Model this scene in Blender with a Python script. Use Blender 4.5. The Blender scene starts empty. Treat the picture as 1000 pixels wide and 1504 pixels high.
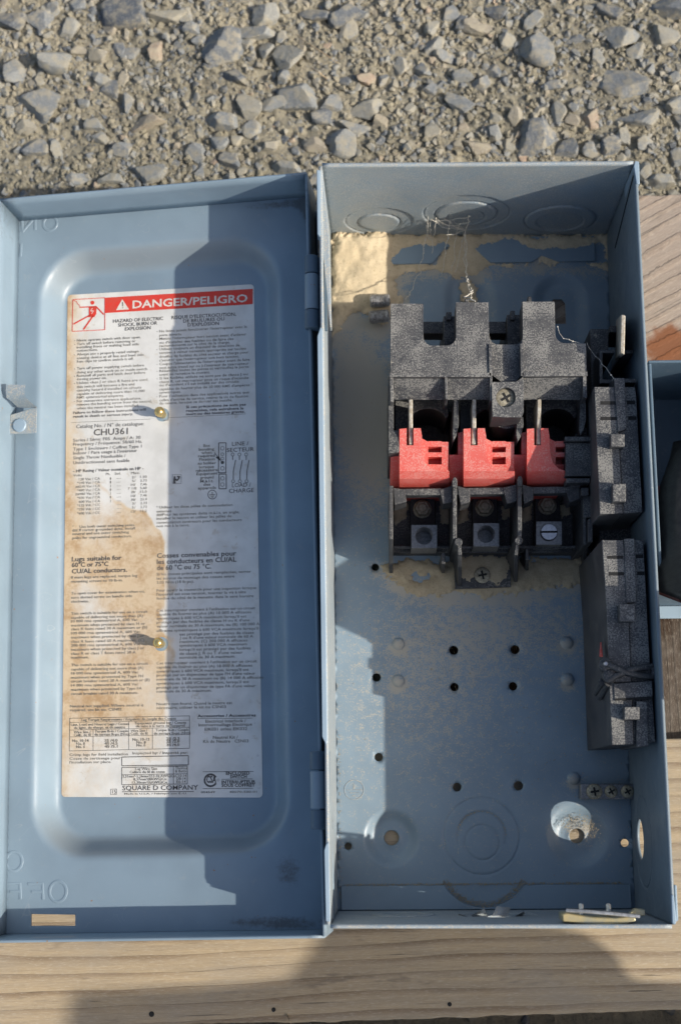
import bpy, bmesh, math, random
from mathutils import Vector, Matrix, noise
from mathutils.geometry import delaunay_2d_cdt, convex_hull_2d
random.seed(7)
sc = bpy.context.scene
COL = sc.collection
MM = 0.001
PI = math.pi
# ------------------------------------------------------------------ camera
F_PX = 2112.97
CAM = Vector((23.9896, -336.132, 724.504))
def rotm(rx, ry, rz):
    return Matrix.Rotation(rz, 3, 'Z') @ Matrix.Rotation(ry, 3, 'Y') @ Matrix.Rotation(rx, 3, 'X')
RC = rotm(0.19750, 0.023802, -0.0074346)
cd = bpy.data.cameras.new('camera'); cam = bpy.data.objects.new('camera', cd); COL.objects.link(cam)
cam.matrix_world = Matrix.Translation(CAM * MM) @ RC.to_4x4()
cd.sensor_fit = 'VERTICAL'; cd.sensor_height = 36.0; cd.sensor_width = 24.0
cd.lens = F_PX / 1504 * 36.0
cd.clip_start = 0.02; cd.clip_end = 50
cd.dof.use_dof = True; cd.dof.focus_distance = 0.765; cd.dof.aperture_fstop = 9.0
sc.camera = cam
# ------------------------------------------------------------------ world, sun
SUNV = Vector((1.37, -0.375, 1.0)).normalized()
w = bpy.data.worlds.new('World'); sc.world = w; w.use_nodes = True
nt = w.node_tree; bg = nt.nodes['Background']
sky = nt.nodes.new('ShaderNodeTexSky'); sky.sky_type = 'NISHITA'; sky.sun_disc = False
sky.sun_elevation = math.asin(SUNV.z); sky.sun_rotation = math.atan2(SUNV.x, SUNV.y)
nt.links.new(sky.outputs[0], bg.inputs[0]); bg.inputs[1].default_value = 0.115
sky.dust_density = 3.0; sky.ozone_density = 0.5
sd = bpy.data.lights.new('sun', 'SUN'); sun = bpy.data.objects.new('sun', sd); COL.objects.link(sun)
sd.energy = 3.7; sd.angle = math.radians(0.53); sd.color = (1.0, 0.93, 0.82)
sun.rotation_euler = SUNV.to_track_quat('Z', 'Y').to_euler()
sc.view_settings.view_transform = 'Standard'; sc.view_settings.look = 'None'
sc.view_settings.exposure = 0.36; sc.view_settings.gamma = 1.0
# ------------------------------------------------------------------ measuring helpers (mm)
def ray(u, v):
    return RC @ Vector(((u - 500) / F_PX, -(v - 752) / F_PX, -1.0))
def P(u, v, z):                      # point of the picture at height z
    d = ray(u, v); t = (z - CAM.z) / d.z; return CAM + d * t
def PX(u, v, x):
    d = ray(u, v); t = (x - CAM.x) / d.x; return CAM + d * t
def PY(u, v, y):
    d = ray(u, v); t = (y - CAM.y) / d.y; return CAM + d * t
# ------------------------------------------------------------------ materials
def lin(c):
    return tuple(((x / 255) / 12.92 if x / 255 <= 0.04045 else ((x / 255 + 0.055) / 1.055) ** 2.4) for x in c)
class Mat:
    def __init__(s, name):
        s.m = bpy.data.materials.new(name); s.m.use_nodes = True
        s.t = s.m.node_tree; s.b = s.t.nodes['Principled BSDF']
        g = s.n('ShaderNodeNewGeometry'); vm = s.n('ShaderNodeVectorMath'); vm.operation = 'SCALE'
        s.l(g.outputs['Position'], vm.inputs[0]); vm.inputs['Scale'].default_value = 1000.0
        s.pos = vm.outputs[0]; s.nrm = g.outputs['Normal']; s.geo = g
    def n(s, k): return s.t.nodes.new(k)
    def l(s, a, b): s.t.links.new(a, b)
    def val(s, sock, v):
        if hasattr(v, 'links'): s.l(v, sock)
        else: sock.default_value = v
    def noise(s, scale, detail=2, rough=0.5, vec=None, stretch=None, dist=0.0, col=False):
        n = s.n('ShaderNodeTexNoise'); n.inputs['Scale'].default_value = scale
        n.inputs['Detail'].default_value = detail; n.inputs['Roughness'].default_value = rough
        n.inputs['Distortion'].default_value = dist
        v = vec or s.pos
        if stretch:
            mp = s.n('ShaderNodeMapping'); s.l(v, mp.inputs[0]); mp.inputs['Scale'].default_value = stretch; v = mp.outputs[0]
        s.l(v, n.inputs['Vector']); return n.outputs['Color' if col else 'Fac']
    def ramp(s, fac, stops):
        r = s.n('ShaderNodeValToRGB'); e = r.color_ramp.elements
        while len(e) < len(stops): e.new(0.5)
        for i, (p, c) in enumerate(stops):
            e[i].position = p; c = (c, c, c) if not isinstance(c, tuple) else c; e[i].color = (*c[:3], 1)
        s.l(fac, r.inputs[0]); return r.outputs[0]
    def step(s, fac, a, b):
        m = s.n('ShaderNodeMapRange'); s.l(fac, m.inputs[0]); m.inputs[1].default_value = a; m.inputs[2].default_value = b
        m.interpolation_type = 'SMOOTHSTEP'; return m.outputs[0]
    def math(s, op, a, b=0.0, clamp=False):
        m = s.n('ShaderNodeMath'); m.operation = op; m.use_clamp = clamp; s.val(m.inputs[0], a); s.val(m.inputs[1], b); return m.outputs[0]
    def mix(s, f, a, b):
        m = s.n('ShaderNodeMix'); m.data_type = 'RGBA'; s.val(m.inputs[0], f)
        s.val(m.inputs[6], a if hasattr(a, 'links') else (*a[:3], 1)); s.val(m.inputs[7], b if hasattr(b, 'links') else (*b[:3], 1)); return m.outputs[2]
    def attr(s, name):
        a = s.n('ShaderNodeAttribute'); a.attribute_name = name; return a.outputs['Fac']
    def up(s):
        sx = s.n('ShaderNodeSeparateXYZ'); s.l(s.nrm, sx.inputs[0]); return sx.outputs[2]
    def bump(s, h, dist=0.1, strength=1.0, prev=None):
        b = s.n('ShaderNodeBump'); s.l(h, b.inputs['Height']); b.inputs['Distance'].default_value = dist * MM; b.inputs['Strength'].default_value = strength
        if prev: s.l(prev, b.inputs['Normal'])
        return b.outputs[0]
    def fin(s, color, rough=0.5, normal=None, metal=0.0, spec=0.5):
        s.val(s.b.inputs['Base Color'], color if hasattr(color, 'links') else (*color[:3], 1))
        s.val(s.b.inputs['Roughness'], rough); s.val(s.b.inputs['Metallic'], metal)
        s.b.inputs['Specular IOR Level'].default_value = spec
        if normal: s.l(normal, s.b.inputs['Normal'])
        return s.m
M = {}
DUST = (0.50, 0.44, 0.34)
def paint(name, base, dust_lo, dust_hi, dirt=0.0, rough=0.38, grain=0.0, dustattr=False, film=0.0):
    m = Mat(name)
    big = m.noise(0.03, 3)
    c = m.mix(m.step(big, 0.3, 0.7), tuple(x * 0.93 for x in base), tuple(x * 1.06 for x in base))
    if dirt: c = m.mix(m.attr('film'), c, (0.23, 0.235, 0.225))
    if film: c = m.mix(m.math('MULTIPLY', m.step(m.noise(0.05, 4, 0.6), 0.1, 0.8), film), c, (0.40, 0.39, 0.35))
    if film > .3:
        spk = m.math('MULTIPLY', m.step(m.noise(1.5, 2, 0.6), 0.56, 0.66), 0.55)
        c = m.mix(spk, c, (0.62, 0.60, 0.53))
    fine = m.noise(1.1, 4, 0.75); med = m.noise(0.22, 4, 0.7)
    f2 = m.math('ADD', m.math('MULTIPLY', fine, 0.62), m.math('MULTIPLY', med, 0.38))
    if dustattr:
        f2 = m.math('ADD', f2, m.math('MULTIPLY', m.attr('dust'), 0.3))
    mask = m.step(f2, dust_lo, dust_hi)
    mask = m.math('MULTIPLY', mask, m.math('MAXIMUM', m.math('ADD', m.up(), grain), 0.0), True)
    c = m.mix(m.math('MULTIPLY', mask, 0.72), c, DUST)
    if dirt:
        d = m.attr('dirt')
        dm = m.math('MULTIPLY', m.step(m.math('ADD', m.math('MULTIPLY', m.noise(0.35, 5, 0.75), 0.9), d), 0.86, 1.3), 0.6)
        c = m.mix(dm, c, (0.075, 0.058, 0.042))
        # loose rust and paint specks
        sp = m.math('MULTIPLY', m.step(m.noise(0.33, 2, 0.5), 0.755, 0.78), 0.8)
        c = m.mix(sp, c, (0.30, 0.17, 0.07))
        mask = m.math('MAXIMUM', mask, dm)
    ln = m.math('ABSOLUTE', m.math('SUBTRACT', m.noise(0.035, 2, 0.5, dist=1.2), 0.5))
    scr = m.math('MULTIPLY', m.math('SUBTRACT', 1.0, m.step(ln, 0.0, 0.0035)), m.math('MULTIPLY', m.step(m.noise(0.05, 3, 0.7), 0.5, 0.62), 0.35))
    c = m.mix(scr, c, (0.42, 0.44, 0.45))
    scf = m.math('MULTIPLY', m.step(m.noise(0.11, 5, 0.8), 0.58, 0.72), 0.16)
    c = m.mix(scf, c, (0.40, 0.39, 0.35))
    r = m.mix(m.math('MAXIMUM', mask, m.math('MULTIPLY', m.step(m.noise(0.04, 4, 0.7), 0.4, 0.7), 0.35)), (rough,) * 3, (0.9,) * 3)
    nb = m.bump(m.noise(0.9, 2), 0.05, 0.5)
    nb = m.bump(fine, 0.12, 0.35, nb)
    M[name] = m.fin(c, r, nb)
PAINT = (0.222, 0.298, 0.362)
paint('door_paint', PAINT, 0.70, 0.80, dirt=1.0, rough=0.36)
paint('box_paint', PAINT, 0.585, 0.68, rough=0.36, dustattr=True)
paint('wall_paint', PAINT, 0.49, 0.62, rough=0.5, grain=0.45, film=0.45)
paint('right_wall_shade_paint', tuple(x * 0.62 for x in PAINT), 0.62, 0.74, rough=0.42, grain=0.2, film=0.06)  # same paint darkened: the right wall's shade is put into its colour
paint('lip_paint', (0.27, 0.36, 0.44), 0.62, 0.74, rough=0.4)
paint('dark_shade_paint', (0.09, 0.14, 0.19), 0.68, 0.80, rough=0.45)  # darker paint; carries the shade inside the second box as colour
def plastic(name, base, amount=0.5, dust=(0.36, 0.35, 0.32), rough=0.5):
    m = Mat(name)
    a = m.noise(1.25, 2, 0.6); b = m.noise(0.07, 3); k = m.noise(0.35, 3, 0.7)
    f = m.math('ADD', a, m.math('MULTIPLY', m.math('SUBTRACT', b, 0.5), 0.6))
    mask = m.step(f, 0.54 - 0.10 * amount, 0.66 - 0.10 * amount)
    face = m.math('ADD', m.math('MULTIPLY', m.math('MAXIMUM', m.up(), 0.0), 0.7), 0.3)
    mask = m.math('MULTIPLY', mask, face, True)
    film = m.math('MULTIPLY', face, 0.15 + 0.12 * amount)
    film = m.math('MULTIPLY', film, m.step(k, 0.1, 0.8))
    c = m.mix(film, base, dust)
    c = m.mix(m.math('MULTIPLY', mask, 0.36 + 0.26 * amount), c, dust)
    clump = m.math('MULTIPLY', m.step(m.noise(0.16, 4, 0.7), 0.66, 0.72), m.math('MULTIPLY', face, 0.55))
    c = m.mix(clump, c, (0.48, 0.43, 0.33))
    M[name] = m.fin(c, m.mix(mask, (rough,) * 3, (0.95,) * 3), m.bump(a, 0.10, 0.4))
plastic('black_plastic', (0.022, 0.024, 0.031), 0.75)
plastic('black_plastic_clean', (0.017, 0.019, 0.024), 0.22)
plastic('red_plastic', (0.62, 0.075, 0.058), 0.45, dust=(0.64, 0.40, 0.35), rough=0.45)
def simple(name, c1, c2, rough=0.4, metal=0.0, scale=0.5, bump=0.06, spec=0.5, stretch=None):
    m = Mat(name); n = m.noise(scale, 4, 0.65, stretch=stretch)
    M[name] = m.fin(m.mix(m.step(n, 0.35, 0.65), c1, c2), rough, m.bump(n, bump, 0.6), metal, spec)
simple('brass', (0.80, 0.60, 0.26), (0.66, 0.47, 0.18), 0.28, 0.8)
simple('zinc', (0.62, 0.61, 0.58), (0.42, 0.41, 0.38), 0.38, 0.75)
simple('dusty_zinc', (0.46, 0.42, 0.32), (0.27, 0.24, 0.17), 0.6, 0.35, 0.9)
simple('yellow_zinc', (0.60, 0.49, 0.25), (0.42, 0.41, 0.30), 0.34, 0.5, 0.10)
simple('lug_metal', (0.30, 0.30, 0.30), (0.20, 0.20, 0.20), 0.45, 0.7, 0.8)
simple('lug_plate', (0.055, 0.055, 0.058), (0.035, 0.035, 0.038), 0.6, 0.4, 0.9)
simple('bright_alu', (0.62, 0.63, 0.66), (0.50, 0.51, 0.54), 0.35, 0.85, 0.8)
simple('blade_metal', (0.52, 0.49, 0.43), (0.36, 0.31, 0.23), 0.6, 0.3, 0.6)
simple('dark_steel', (0.52, 0.52, 0.53), (0.28, 0.27, 0.26), 0.42, 0.6, 0.6)
simple('web', (0.75, 0.72, 0.65), (0.55, 0.50, 0.40), 0.9, 0.0, 2.0)
simple('ink', (0.05, 0.05, 0.05), (0.14, 0.13, 0.12), 0.7, 0.0, 1.2, 0.01)
simple('ink_small', (0.11, 0.105, 0.095), (0.30, 0.27, 0.22), 0.7, 0.0, 0.6, 0.01)
simple('ink_red', (0.72, 0.045, 0.028), (0.62, 0.07, 0.045), 0.5, 0.0, 0.25, 0.01)
simple('ink_white', (0.78, 0.74, 0.68), (0.66, 0.60, 0.52), 0.5, 0.0, 0.5, 0.01)
simple('hole_dark', (0.012, 0.012, 0.012), (0.02, 0.02, 0.02), 0.9)
simple('red_wire', (0.22, 0.012, 0.015), (0.15, 0.01, 0.012), 0.5)
simple('black_leather', (0.008, 0.008, 0.009), (0.018, 0.018, 0.018), 0.42, 0.0, 0.25, 0.5)
simple('dark_red', (0.12, 0.015, 0.012), (0.07, 0.01, 0.01), 0.5)
# label paper: stain attribute is where water has run in behind the sheet
m = Mat('label_paper')
st = m.attr('stain'); sp = m.attr('spots')
n1 = m.noise(0.10, 5, 0.7, dist=0.5); n2 = m.noise(0.5, 4, 0.7)
s1 = m.step(m.math('ADD', st, m.math('MULTIPLY', m.math('SUBTRACT', n1, 0.5), 0.9)), 0.22, 1.05)
base = m.mix(m.step(m.noise(0.08, 3), 0.35, 0.7), (0.75, 0.74, 0.70), (0.64, 0.63, 0.59))
c = m.mix(m.math('MULTIPLY', s1, 0.9), base, (0.66, 0.50, 0.31))
c = m.mix(m.math('MULTIPLY', m.math('MULTIPLY', s1, s1), m.math('MULTIPLY', m.step(m.noise(0.055, 5, 0.75), 0.42, 0.66), 0.85)), c, (0.44, 0.27, 0.13))
c = m.mix(m.math('MULTIPLY', m.step(m.math('ADD', m.noise(0.28, 3, 0.6), sp), 0.88, 1.12), 0.55), c, (0.23, 0.19, 0.20))
c = m.mix(m.math('MULTIPLY', m.step(m.noise(0.13, 5, 0.75), 0.58, 0.70), 0.32), c, (0.42, 0.30, 0.15))
M['label_paper'] = m.fin(c, 0.42, m.bump(n2, 0.04, 0.4))
# sand
m = Mat('sand')
n1 = m.noise(0.9, 4, 0.8); n2 = m.noise(0.09, 4, 0.6)
c = m.mix(m.step(n2, 0.3, 0.7), (0.66, 0.55, 0.38), (0.56, 0.46, 0.31))
c = m.mix(m.math('MULTIPLY', m.step(n1, 0.56, 0.66), 0.6), c, (0.30, 0.22, 0.13))
M['sand'] = m.fin(c, 0.95, m.bump(n1, 0.35, 0.6), spec=0.1)
m = Mat('dust_layer')
n1 = m.noise(1.2, 3, 0.8); n2 = m.noise(0.12, 4, 0.7)
c = m.mix(m.step(n2, 0.3, 0.7), (0.50, 0.42, 0.29), (0.40, 0.33, 0.22))
c = m.mix(m.math('MULTIPLY', m.step(n1, 0.56, 0.66), 0.5), c, (0.19, 0.145, 0.09))
M['dust_layer'] = m.fin(c, 0.95, m.bump(n1, 0.4, 0.7), spec=0.1)
# soil
m = Mat('soil')
n1 = m.noise(0.35, 6, 0.75); n2 = m.noise(0.012, 3); n3 = m.noise(0.9, 3, 0.7)
c = m.mix(m.step(n2, 0.35, 0.65), (0.38, 0.345, 0.26), (0.28, 0.26, 0.20))
c = m.mix(m.math('MULTIPLY', m.step(n1, 0.5, 0.62), 0.55), c, (0.17, 0.15, 0.12))
M['soil'] = m.fin(c, 0.97, m.bump(n3, 0.8, 0.9, m.bump(n1, 2.0, 0.7)), spec=0.1)
# stones: each object or island gets its own tint
def stone_mat(name):
    m = Mat(name)
    at = m.n('ShaderNodeAttribute'); at.attribute_name = 'tint'; tint = at.outputs['Fac']
    if name == 'stone':
        oi = m.n('ShaderNodeObjectInfo'); tint = oi.outputs['Random']
    c = m.ramp(tint, [(0.0, (0.11, 0.125, 0.145)), (0.3, (0.20, 0.215, 0.225)), (0.6, (0.25, 0.26, 0.255)), (0.85, (0.31, 0.295, 0.245)), (0.97, (0.30, 0.26, 0.20)), (1.0, (0.40, 0.29, 0.21))])
    g = m.noise(0.8, 5, 0.8); g2 = m.noise(0.15, 4, 0.65); g3 = m.noise(2.2, 2, 0.6)
    c = m.mix(m.math('MULTIPLY', m.step(g, 0.5, 0.66), 0.55), c, (0.42, 0.42, 0.39))
    c = m.mix(m.math('MULTIPLY', m.step(g3, 0.58, 0.68), 0.5), c, (0.09, 0.095, 0.10))
    c = m.mix(m.math('MULTIPLY', m.step(g2, 0.42, 0.62), 0.7), c, (0.36, 0.325, 0.245))
    M[name] = m.fin(c, 0.85, m.bump(g, 0.5, 0.8, m.bump(g2, 1.2, 0.7)), spec=0.25)
stone_mat('stone'); stone_mat('gravel')
# wood
def wood(name, c1, c2, c3, ang, scale, ringdist, rough_amp=0.3, stain=None, jag=0.0, origin=(0, 0), fr=0.02, wamp=22.0):
    m = Mat(name)
    mp = m.n('ShaderNodeMapping'); m.l(m.pos, mp.inputs[0]); mp.inputs['Rotation'].default_value = (0, 0, -ang)
    mp.inputs['Location'].default_value = (origin[0], origin[1], 0)
    v = mp.outputs[0]
    warp = m.noise(0.006, 3, 0.5, vec=v, stretch=(0.55, 2.4, 1))
    warp2 = m.noise(0.03, 4, 0.6, vec=v, stretch=(0.2, 2, 1))
    sx = m.n('ShaderNodeSeparateXYZ'); m.l(v, sx.inputs[0])
    y = m.math('ADD', sx.outputs[1], m.math('ADD', m.math('MULTIPLY', warp, wamp), m.math('MULTIPLY', warp2, 2.0 + jag)))
    if jag:
        y = m.math('ADD', y, m.math('MULTIPLY', m.noise(0.25, 4, 0.8, vec=v), jag))
    ph = m.math('FRACT', m.math('MULTIPLY', y, 1.0 / ringdist))
    late = m.math('MULTIPLY', m.step(ph, 0.55, 0.93), m.math('SUBTRACT', 1.0, m.step(ph, 0.955, 1.0)))
    fib = m.noise(1.0, 4, 0.7, vec=v, stretch=(0.05, 1.6, 1))
    fib2 = m.noise(0.25, 3, 0.6, vec=v, stretch=(0.05, 1.2, 1))
    c = m.mix(m.step(fib2, 0.3, 0.7), c1, c2)
    c = m.mix(m.math('MULTIPLY', m.math('MULTIPLY', late, 0.8), m.step(m.noise(0.02, 3, 0.6, vec=v, stretch=(.4, 3, 1)), 0.25, 0.65)), c, c3)
    c = m.mix(m.math('MULTIPLY', m.step(fib, 0.45, 0.7), 0.6), c, tuple(x * 0.6 for x in c1))
    fib3 = m.noise(2.2, 2, 0.7, vec=v, stretch=(0.12, 1.2, 1)); c = m.mix(m.math('MULTIPLY', m.step(fib3, 0.5, 0.75), 0.4), c, (0.60, 0.54, 0.45))
    crk = m.noise(0.5, 3, 0.6, vec=v, stretch=(0.03, 1.3, 1)); c = m.mix(m.math('MULTIPLY', m.step(crk, 0.655, 0.70), 0.75), c, (0.07, 0.055, 0.04))
    kn_ = m.noise(0.045, 4, 0.75, vec=v, stretch=(0.35, 1.5, 1)); c = m.mix(m.math('MULTIPLY', m.step(kn_, 0.60, 0.72), 0.55), c, (0.13, 0.11, 0.09))
    wthr = m.noise(fr, 4, 0.6)
    c = m.mix(m.math('MULTIPLY', m.step(wthr, 0.42, 0.75), 0.4), c, tuple(x * 0.6 for x in (0.5, 0.46, 0.40)))
    if stain:
        cx, cy, cz, r, sc_ = stain
        d = m.n('ShaderNodeVectorMath'); d.operation = 'DISTANCE'; m.l(m.pos, d.inputs[0]); d.inputs[1].default_value = (cx, cy, cz)
        q = m.math('ADD', d.outputs['Value'], m.math('MULTIPLY', m.noise(0.06, 4, 0.7), 26.0))
        c = m.mix(m.math('MULTIPLY', m.math('SUBTRACT', 1.0, m.step(q, r, r + 9.0)), 0.9), c, sc_)
    h = m.math('ADD', m.math('MULTIPLY', fib, 0.6), m.math('MULTIPLY', late, 0.8 + jag * 0.3))
    M[name] = m.fin(c, 0.8, m.bump(h, rough_amp, 0.8), spec=0.25)
wood('weathered_wood', (0.43, 0.335, 0.215), (0.355, 0.285, 0.195), (0.17, 0.115, 0.07), 0.025, 7.5, 8.6)
_st = P(990, 520, -106)
wood('sawn_wood', (0.36, 0.29, 0.235), (0.31, 0.255, 0.21), (0.15, 0.105, 0.075), 0.50, 10.0, 8.5, 0.8, stain=(_st.x, _st.y - 1, -106, 25, (0.20, 0.07, 0.025)), jag=3.2, wamp=34.0)
wood('shaded_wood', (0.045, 0.024, 0.012), (0.032, 0.017, 0.009), (0.012, 0.007, 0.004), PI / 2, 6.0, 4.5)  # very dark brown: the deep shade on this timber is put into its colour
# ------------------------------------------------------------------ building helpers
def obj(name, me, mat, parent=None, loc=None):
    o = bpy.data.objects.new(name, me); COL.objects.link(o)
    if mat and not me.materials: me.materials.append(M[mat])
    if parent is not None:
        o.parent = parent
        if parent.type == 'EMPTY': o.location = -parent.location
    return o
def tag(o, label=None, cat=None, group=None, kind=None):
    if label: o['label'] = label
    if cat: o['category'] = cat
    if group: o['group'] = group
    if kind: o['kind'] = kind
    return o
def empty(name, label, cat, loc=(0, 0, 0), group=None):
    o = bpy.data.objects.new(name, None); COL.objects.link(o); o.empty_display_size = 0.01
    o.location = Vector(loc) * MM; tag(o, label, cat, group); return o
def ngon2(cx, cy, r, n=24, a0=0.0, ry=None):
    ry = r if ry is None else ry
    return [(cx + r * math.cos(a0 + 2 * PI * k / n), cy + ry * math.sin(a0 + 2 * PI * k / n)) for k in range(n)]
class MB:
    def __init__(s): s.v = []; s.f = []
    def add(s, vs, fs):
        b = len(s.v); s.v += [Vector(x) for x in vs]; s.f += [tuple(b + i for i in f) for f in fs]; return s
    def prism(s, pts, z0, z1, taper=0.0):
        n = len(pts); cx = sum(p[0] for p in pts) / n; cy = sum(p[1] for p in pts) / n
        a = sum(pts[i][0] * pts[(i + 1) % n][1] - pts[(i + 1) % n][0] * pts[i][1] for i in range(n))
        if a < 0: pts = pts[::-1]
        lo, hi = min(z0, z1), max(z0, z1)
        vs = [(p[0], p[1], lo) for p in pts] + [(cx + (p[0] - cx) * (1 - taper), cy + (p[1] - cy) * (1 - taper), hi) for p in pts]
        fs = [tuple(range(n - 1, -1, -1)), tuple(range(n, 2 * n))] + [(i, (i + 1) % n, n + (i + 1) % n, n + i) for i in range(n)]
        return s.add(vs, fs)
    def pp(s, px, z, zb, taper=0.0):          # outline seen in the picture at height z, down to zb
        return s.prism([P(u, v, z)[:2] for u, v in px], z, zb, taper)
    def bx(s, u0, v0, u1, v1, z, zb, taper=0.0):
        return s.pp([(u0, v0), (u1, v0), (u1, v1), (u0, v1)], z, zb, taper)
    def box(s, a, b):
        return s.prism([(a[0], a[1]), (b[0], a[1]), (b[0], b[1]), (a[0], b[1])], a[2], b[2])
    def hexa(s, top, bot):                     # two loops of points
        n = len(top)
        return s.add(list(bot) + list(top), [tuple(range(n - 1, -1, -1)), tuple(range(n, 2 * n))] + [(i, (i + 1) % n, n + (i + 1) % n, n + i) for i in range(n)])
    def lathe(s, c, prof, n=24, M3=None):      # prof: (r, h) from bottom to top
        c = Vector(c); M3 = M3 or Matrix.Identity(3); vs = []; fs = []
        for r, h in prof:
            for k in range(n):
                a = 2 * PI * k / n; vs.append(c + M3 @ Vector((r * math.cos(a), r * math.sin(a), h)))
        m = len(prof)
        for j in range(m - 1):
            for k in range(n):
                k2 = (k + 1) % n; fs.append((j * n + k, j * n + k2, (j + 1) * n + k2, (j + 1) * n + k))
        fs.append(tuple(range(n - 1, -1, -1))); fs.append(tuple((m - 1) * n + k for k in range(n)))
        return s.add(vs, fs)
    def tube(s, pts, r, n=8, flat=1.0):
        pts = [Vector(p) for p in pts]; vs = []; fs = []
        for i, p in enumerate(pts):
            t = (pts[min(i + 1, len(pts) - 1)] - pts[max(i - 1, 0)])
            if t.length < 1e-9: t = Vector((0, 0, 1))
            t.normalize(); up = Vector((0, 0, 1)) if abs(t.z) < 0.9 else Vector((1, 0, 0))
            a = t.cross(up).normalized(); b = a.cross(t)
            rr = r[i] if isinstance(r, (list, tuple)) else r
            for k in range(n):
                an = 2 * PI * k / n; vs.append(p + a * rr * math.cos(an) + b * rr * flat * math.sin(an))
        for i in range(len(pts) - 1):
            for k in range(n):
                k2 = (k + 1) % n; fs.append((i * n + k, i * n + k2, (i + 1) * n + k2, (i + 1) * n + k))
        fs.append(tuple(range(n - 1, -1, -1))); fs.append(tuple((len(pts) - 1) * n + k for k in range(n)))
        return s.add(vs, fs)
    def build(s, name, mat, parent=None, bevel=0.0, xf=None, flat=False, angle=35, seg=2):
        if xf: s.v = [xf @ x for x in s.v]
        me = bpy.data.meshes.new(name); me.from_pydata([x * MM for x in s.v], [], s.f); me.validate()
        bm = bmesh.new(); bm.from_mesh(me); bmesh.ops.recalc_face_normals(bm, faces=bm.faces); bm.to_mesh(me); bm.free()
        if not flat:
            me.shade_smooth(); me.set_sharp_from_angle(angle=math.radians(angle))
        o = obj(name, me, mat, parent)
        if bevel:
            b = o.modifiers.new('b', 'BEVEL'); b.width = bevel * MM; b.segments = seg; b.limit_method = 'ANGLE'; b.angle_limit = math.radians(30)
        return o
def inside(p, poly):
    x, y = p; r = False; n = len(poly); j = n - 1
    for i in range(n):
        xi, yi = poly[i]; xj, yj = poly[j]
        if (yi > y) != (yj > y) and x < (xj - xi) * (y - yi) / (yj - yi) + xi: r = not r
        j = i
    return r
def plate(name, outline, holes, rings, hfun, mapf, step, mat, parent, thick=1.5, dense=(), attrs=None, side=-1):
    """sheet with real holes and pressed relief; outline in its own 2D mm, mapf(x, y, h) -> 3D mm"""
    pts = []; edges = []
    def loop(lp, closed=True):
        b = len(pts); pts.extend([Vector(p) for p in lp]); n = len(lp)
        edges.extend([(b + i, b + (i + 1) % n) for i in range(n)])
    def dens(lp, st):
        out = []
        for i in range(len(lp)):
            a = Vector(lp[i]); b = Vector(lp[(i + 1) % len(lp)]); k = max(1, int((b - a).length / st))
            out += [tuple(a.lerp(b, j / k)) for j in range(k)]
        return out
    loop(dens(outline, step * 1.5))
    for h in holes: loop(h)
    for r in rings: loop(r)
    xs = [p[0] for p in outline]; ys = [p[1] for p in outline]
    keep = []
    def grid(x0, x1, y0, y1, st, test=None):
        y = y0 + st / 2
        row = 0
        while y < y1:
            x = x0 + st / 2 + (st / 2 if row % 2 else 0)
            while x < x1:
                if (test is None or test(x, y)) and inside((x, y), outline): keep.append((x, y))
                x += st
            y += st; row += 1
    grid(min(xs), max(xs), min(ys), max(ys), step)
    for (x0, x1, y0, y1, st) in dense: grid(x0, x1, y0, y1, st)
    hb = [(sum(p[0] for p in h) / len(h), sum(p[1] for p in h) / len(h), max((Vector(p) - Vector(h[0])).length for p in h), h) for h in holes]
    for p in keep:
        if any(abs(p[0] - b[0]) < b[2] and abs(p[1] - b[1]) < b[2] and inside(p, b[3]) for b in hb): continue
        pts.append(Vector(p))
    vo, eo, fo, _, _, _ = delaunay_2d_cdt(pts, edges, [], 0, 0.02)
    vs = [mapf(v.x, v.y, hfun(v.x, v.y)) for v in vo]; fs = []
    for f in fo:
        c = sum((vo[i] for i in f), Vector((0, 0))) / len(f); c = (c.x, c.y)
        if not inside(c, outline): continue
        if any(abs(c[0] - b[0]) < b[2] and abs(c[1] - b[1]) < b[2] and inside(c, b[3]) for b in hb): continue
        fs.append(tuple(f))
    me = bpy.data.meshes.new(name); me.from_pydata([Vector(x) * MM for x in vs], [], fs)
    me.shade_smooth()
    for an, fn in (attrs or {}).items():
        a = me.attributes.new(an, 'FLOAT', 'POINT')
        a.data.foreach_set('value', [fn(v.x, v.y) for v in vo])
    o = obj(name, me, mat, parent)
    if thick:
        s = o.modifiers.new('s', 'SOLIDIFY'); s.thickness = thick * MM; s.offset = side
    return o
def sstep(a, b, x):
    t = min(1, max(0, (x - a) / (b - a))); return t * t * (3 - 2 * t)
def gauss(x, y, cx, cy, rx, ry): return math.exp(-((x - cx) / rx) ** 2 - ((y - cy) / ry) ** 2)
# ================================================================== THE SWITCH BOX
root = empty('safety_switch', 'open blue-grey steel switch box with red rotor, black shield and its door swung left', 'switch box')
ZF = -100.0
def lerp3(a, b, t): return Vector(a).lerp(Vector(b), t)
rTL = P(473, 244, 0); rTR = P(930, 241, 0); rBR = P(986, 1358, 0); rBL = P(485, 1358, 0)
fTL = Vector((1.1, 0.4, ZF)); fTR = Vector((167.6, -2.0, ZF)); fBR = Vector((166.2, -396.2, ZF)); fBL = Vector((2.4, -396.2, ZF))
def circ(c, r, n=40): return ngon2(c[0], c[1], r, n)
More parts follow.
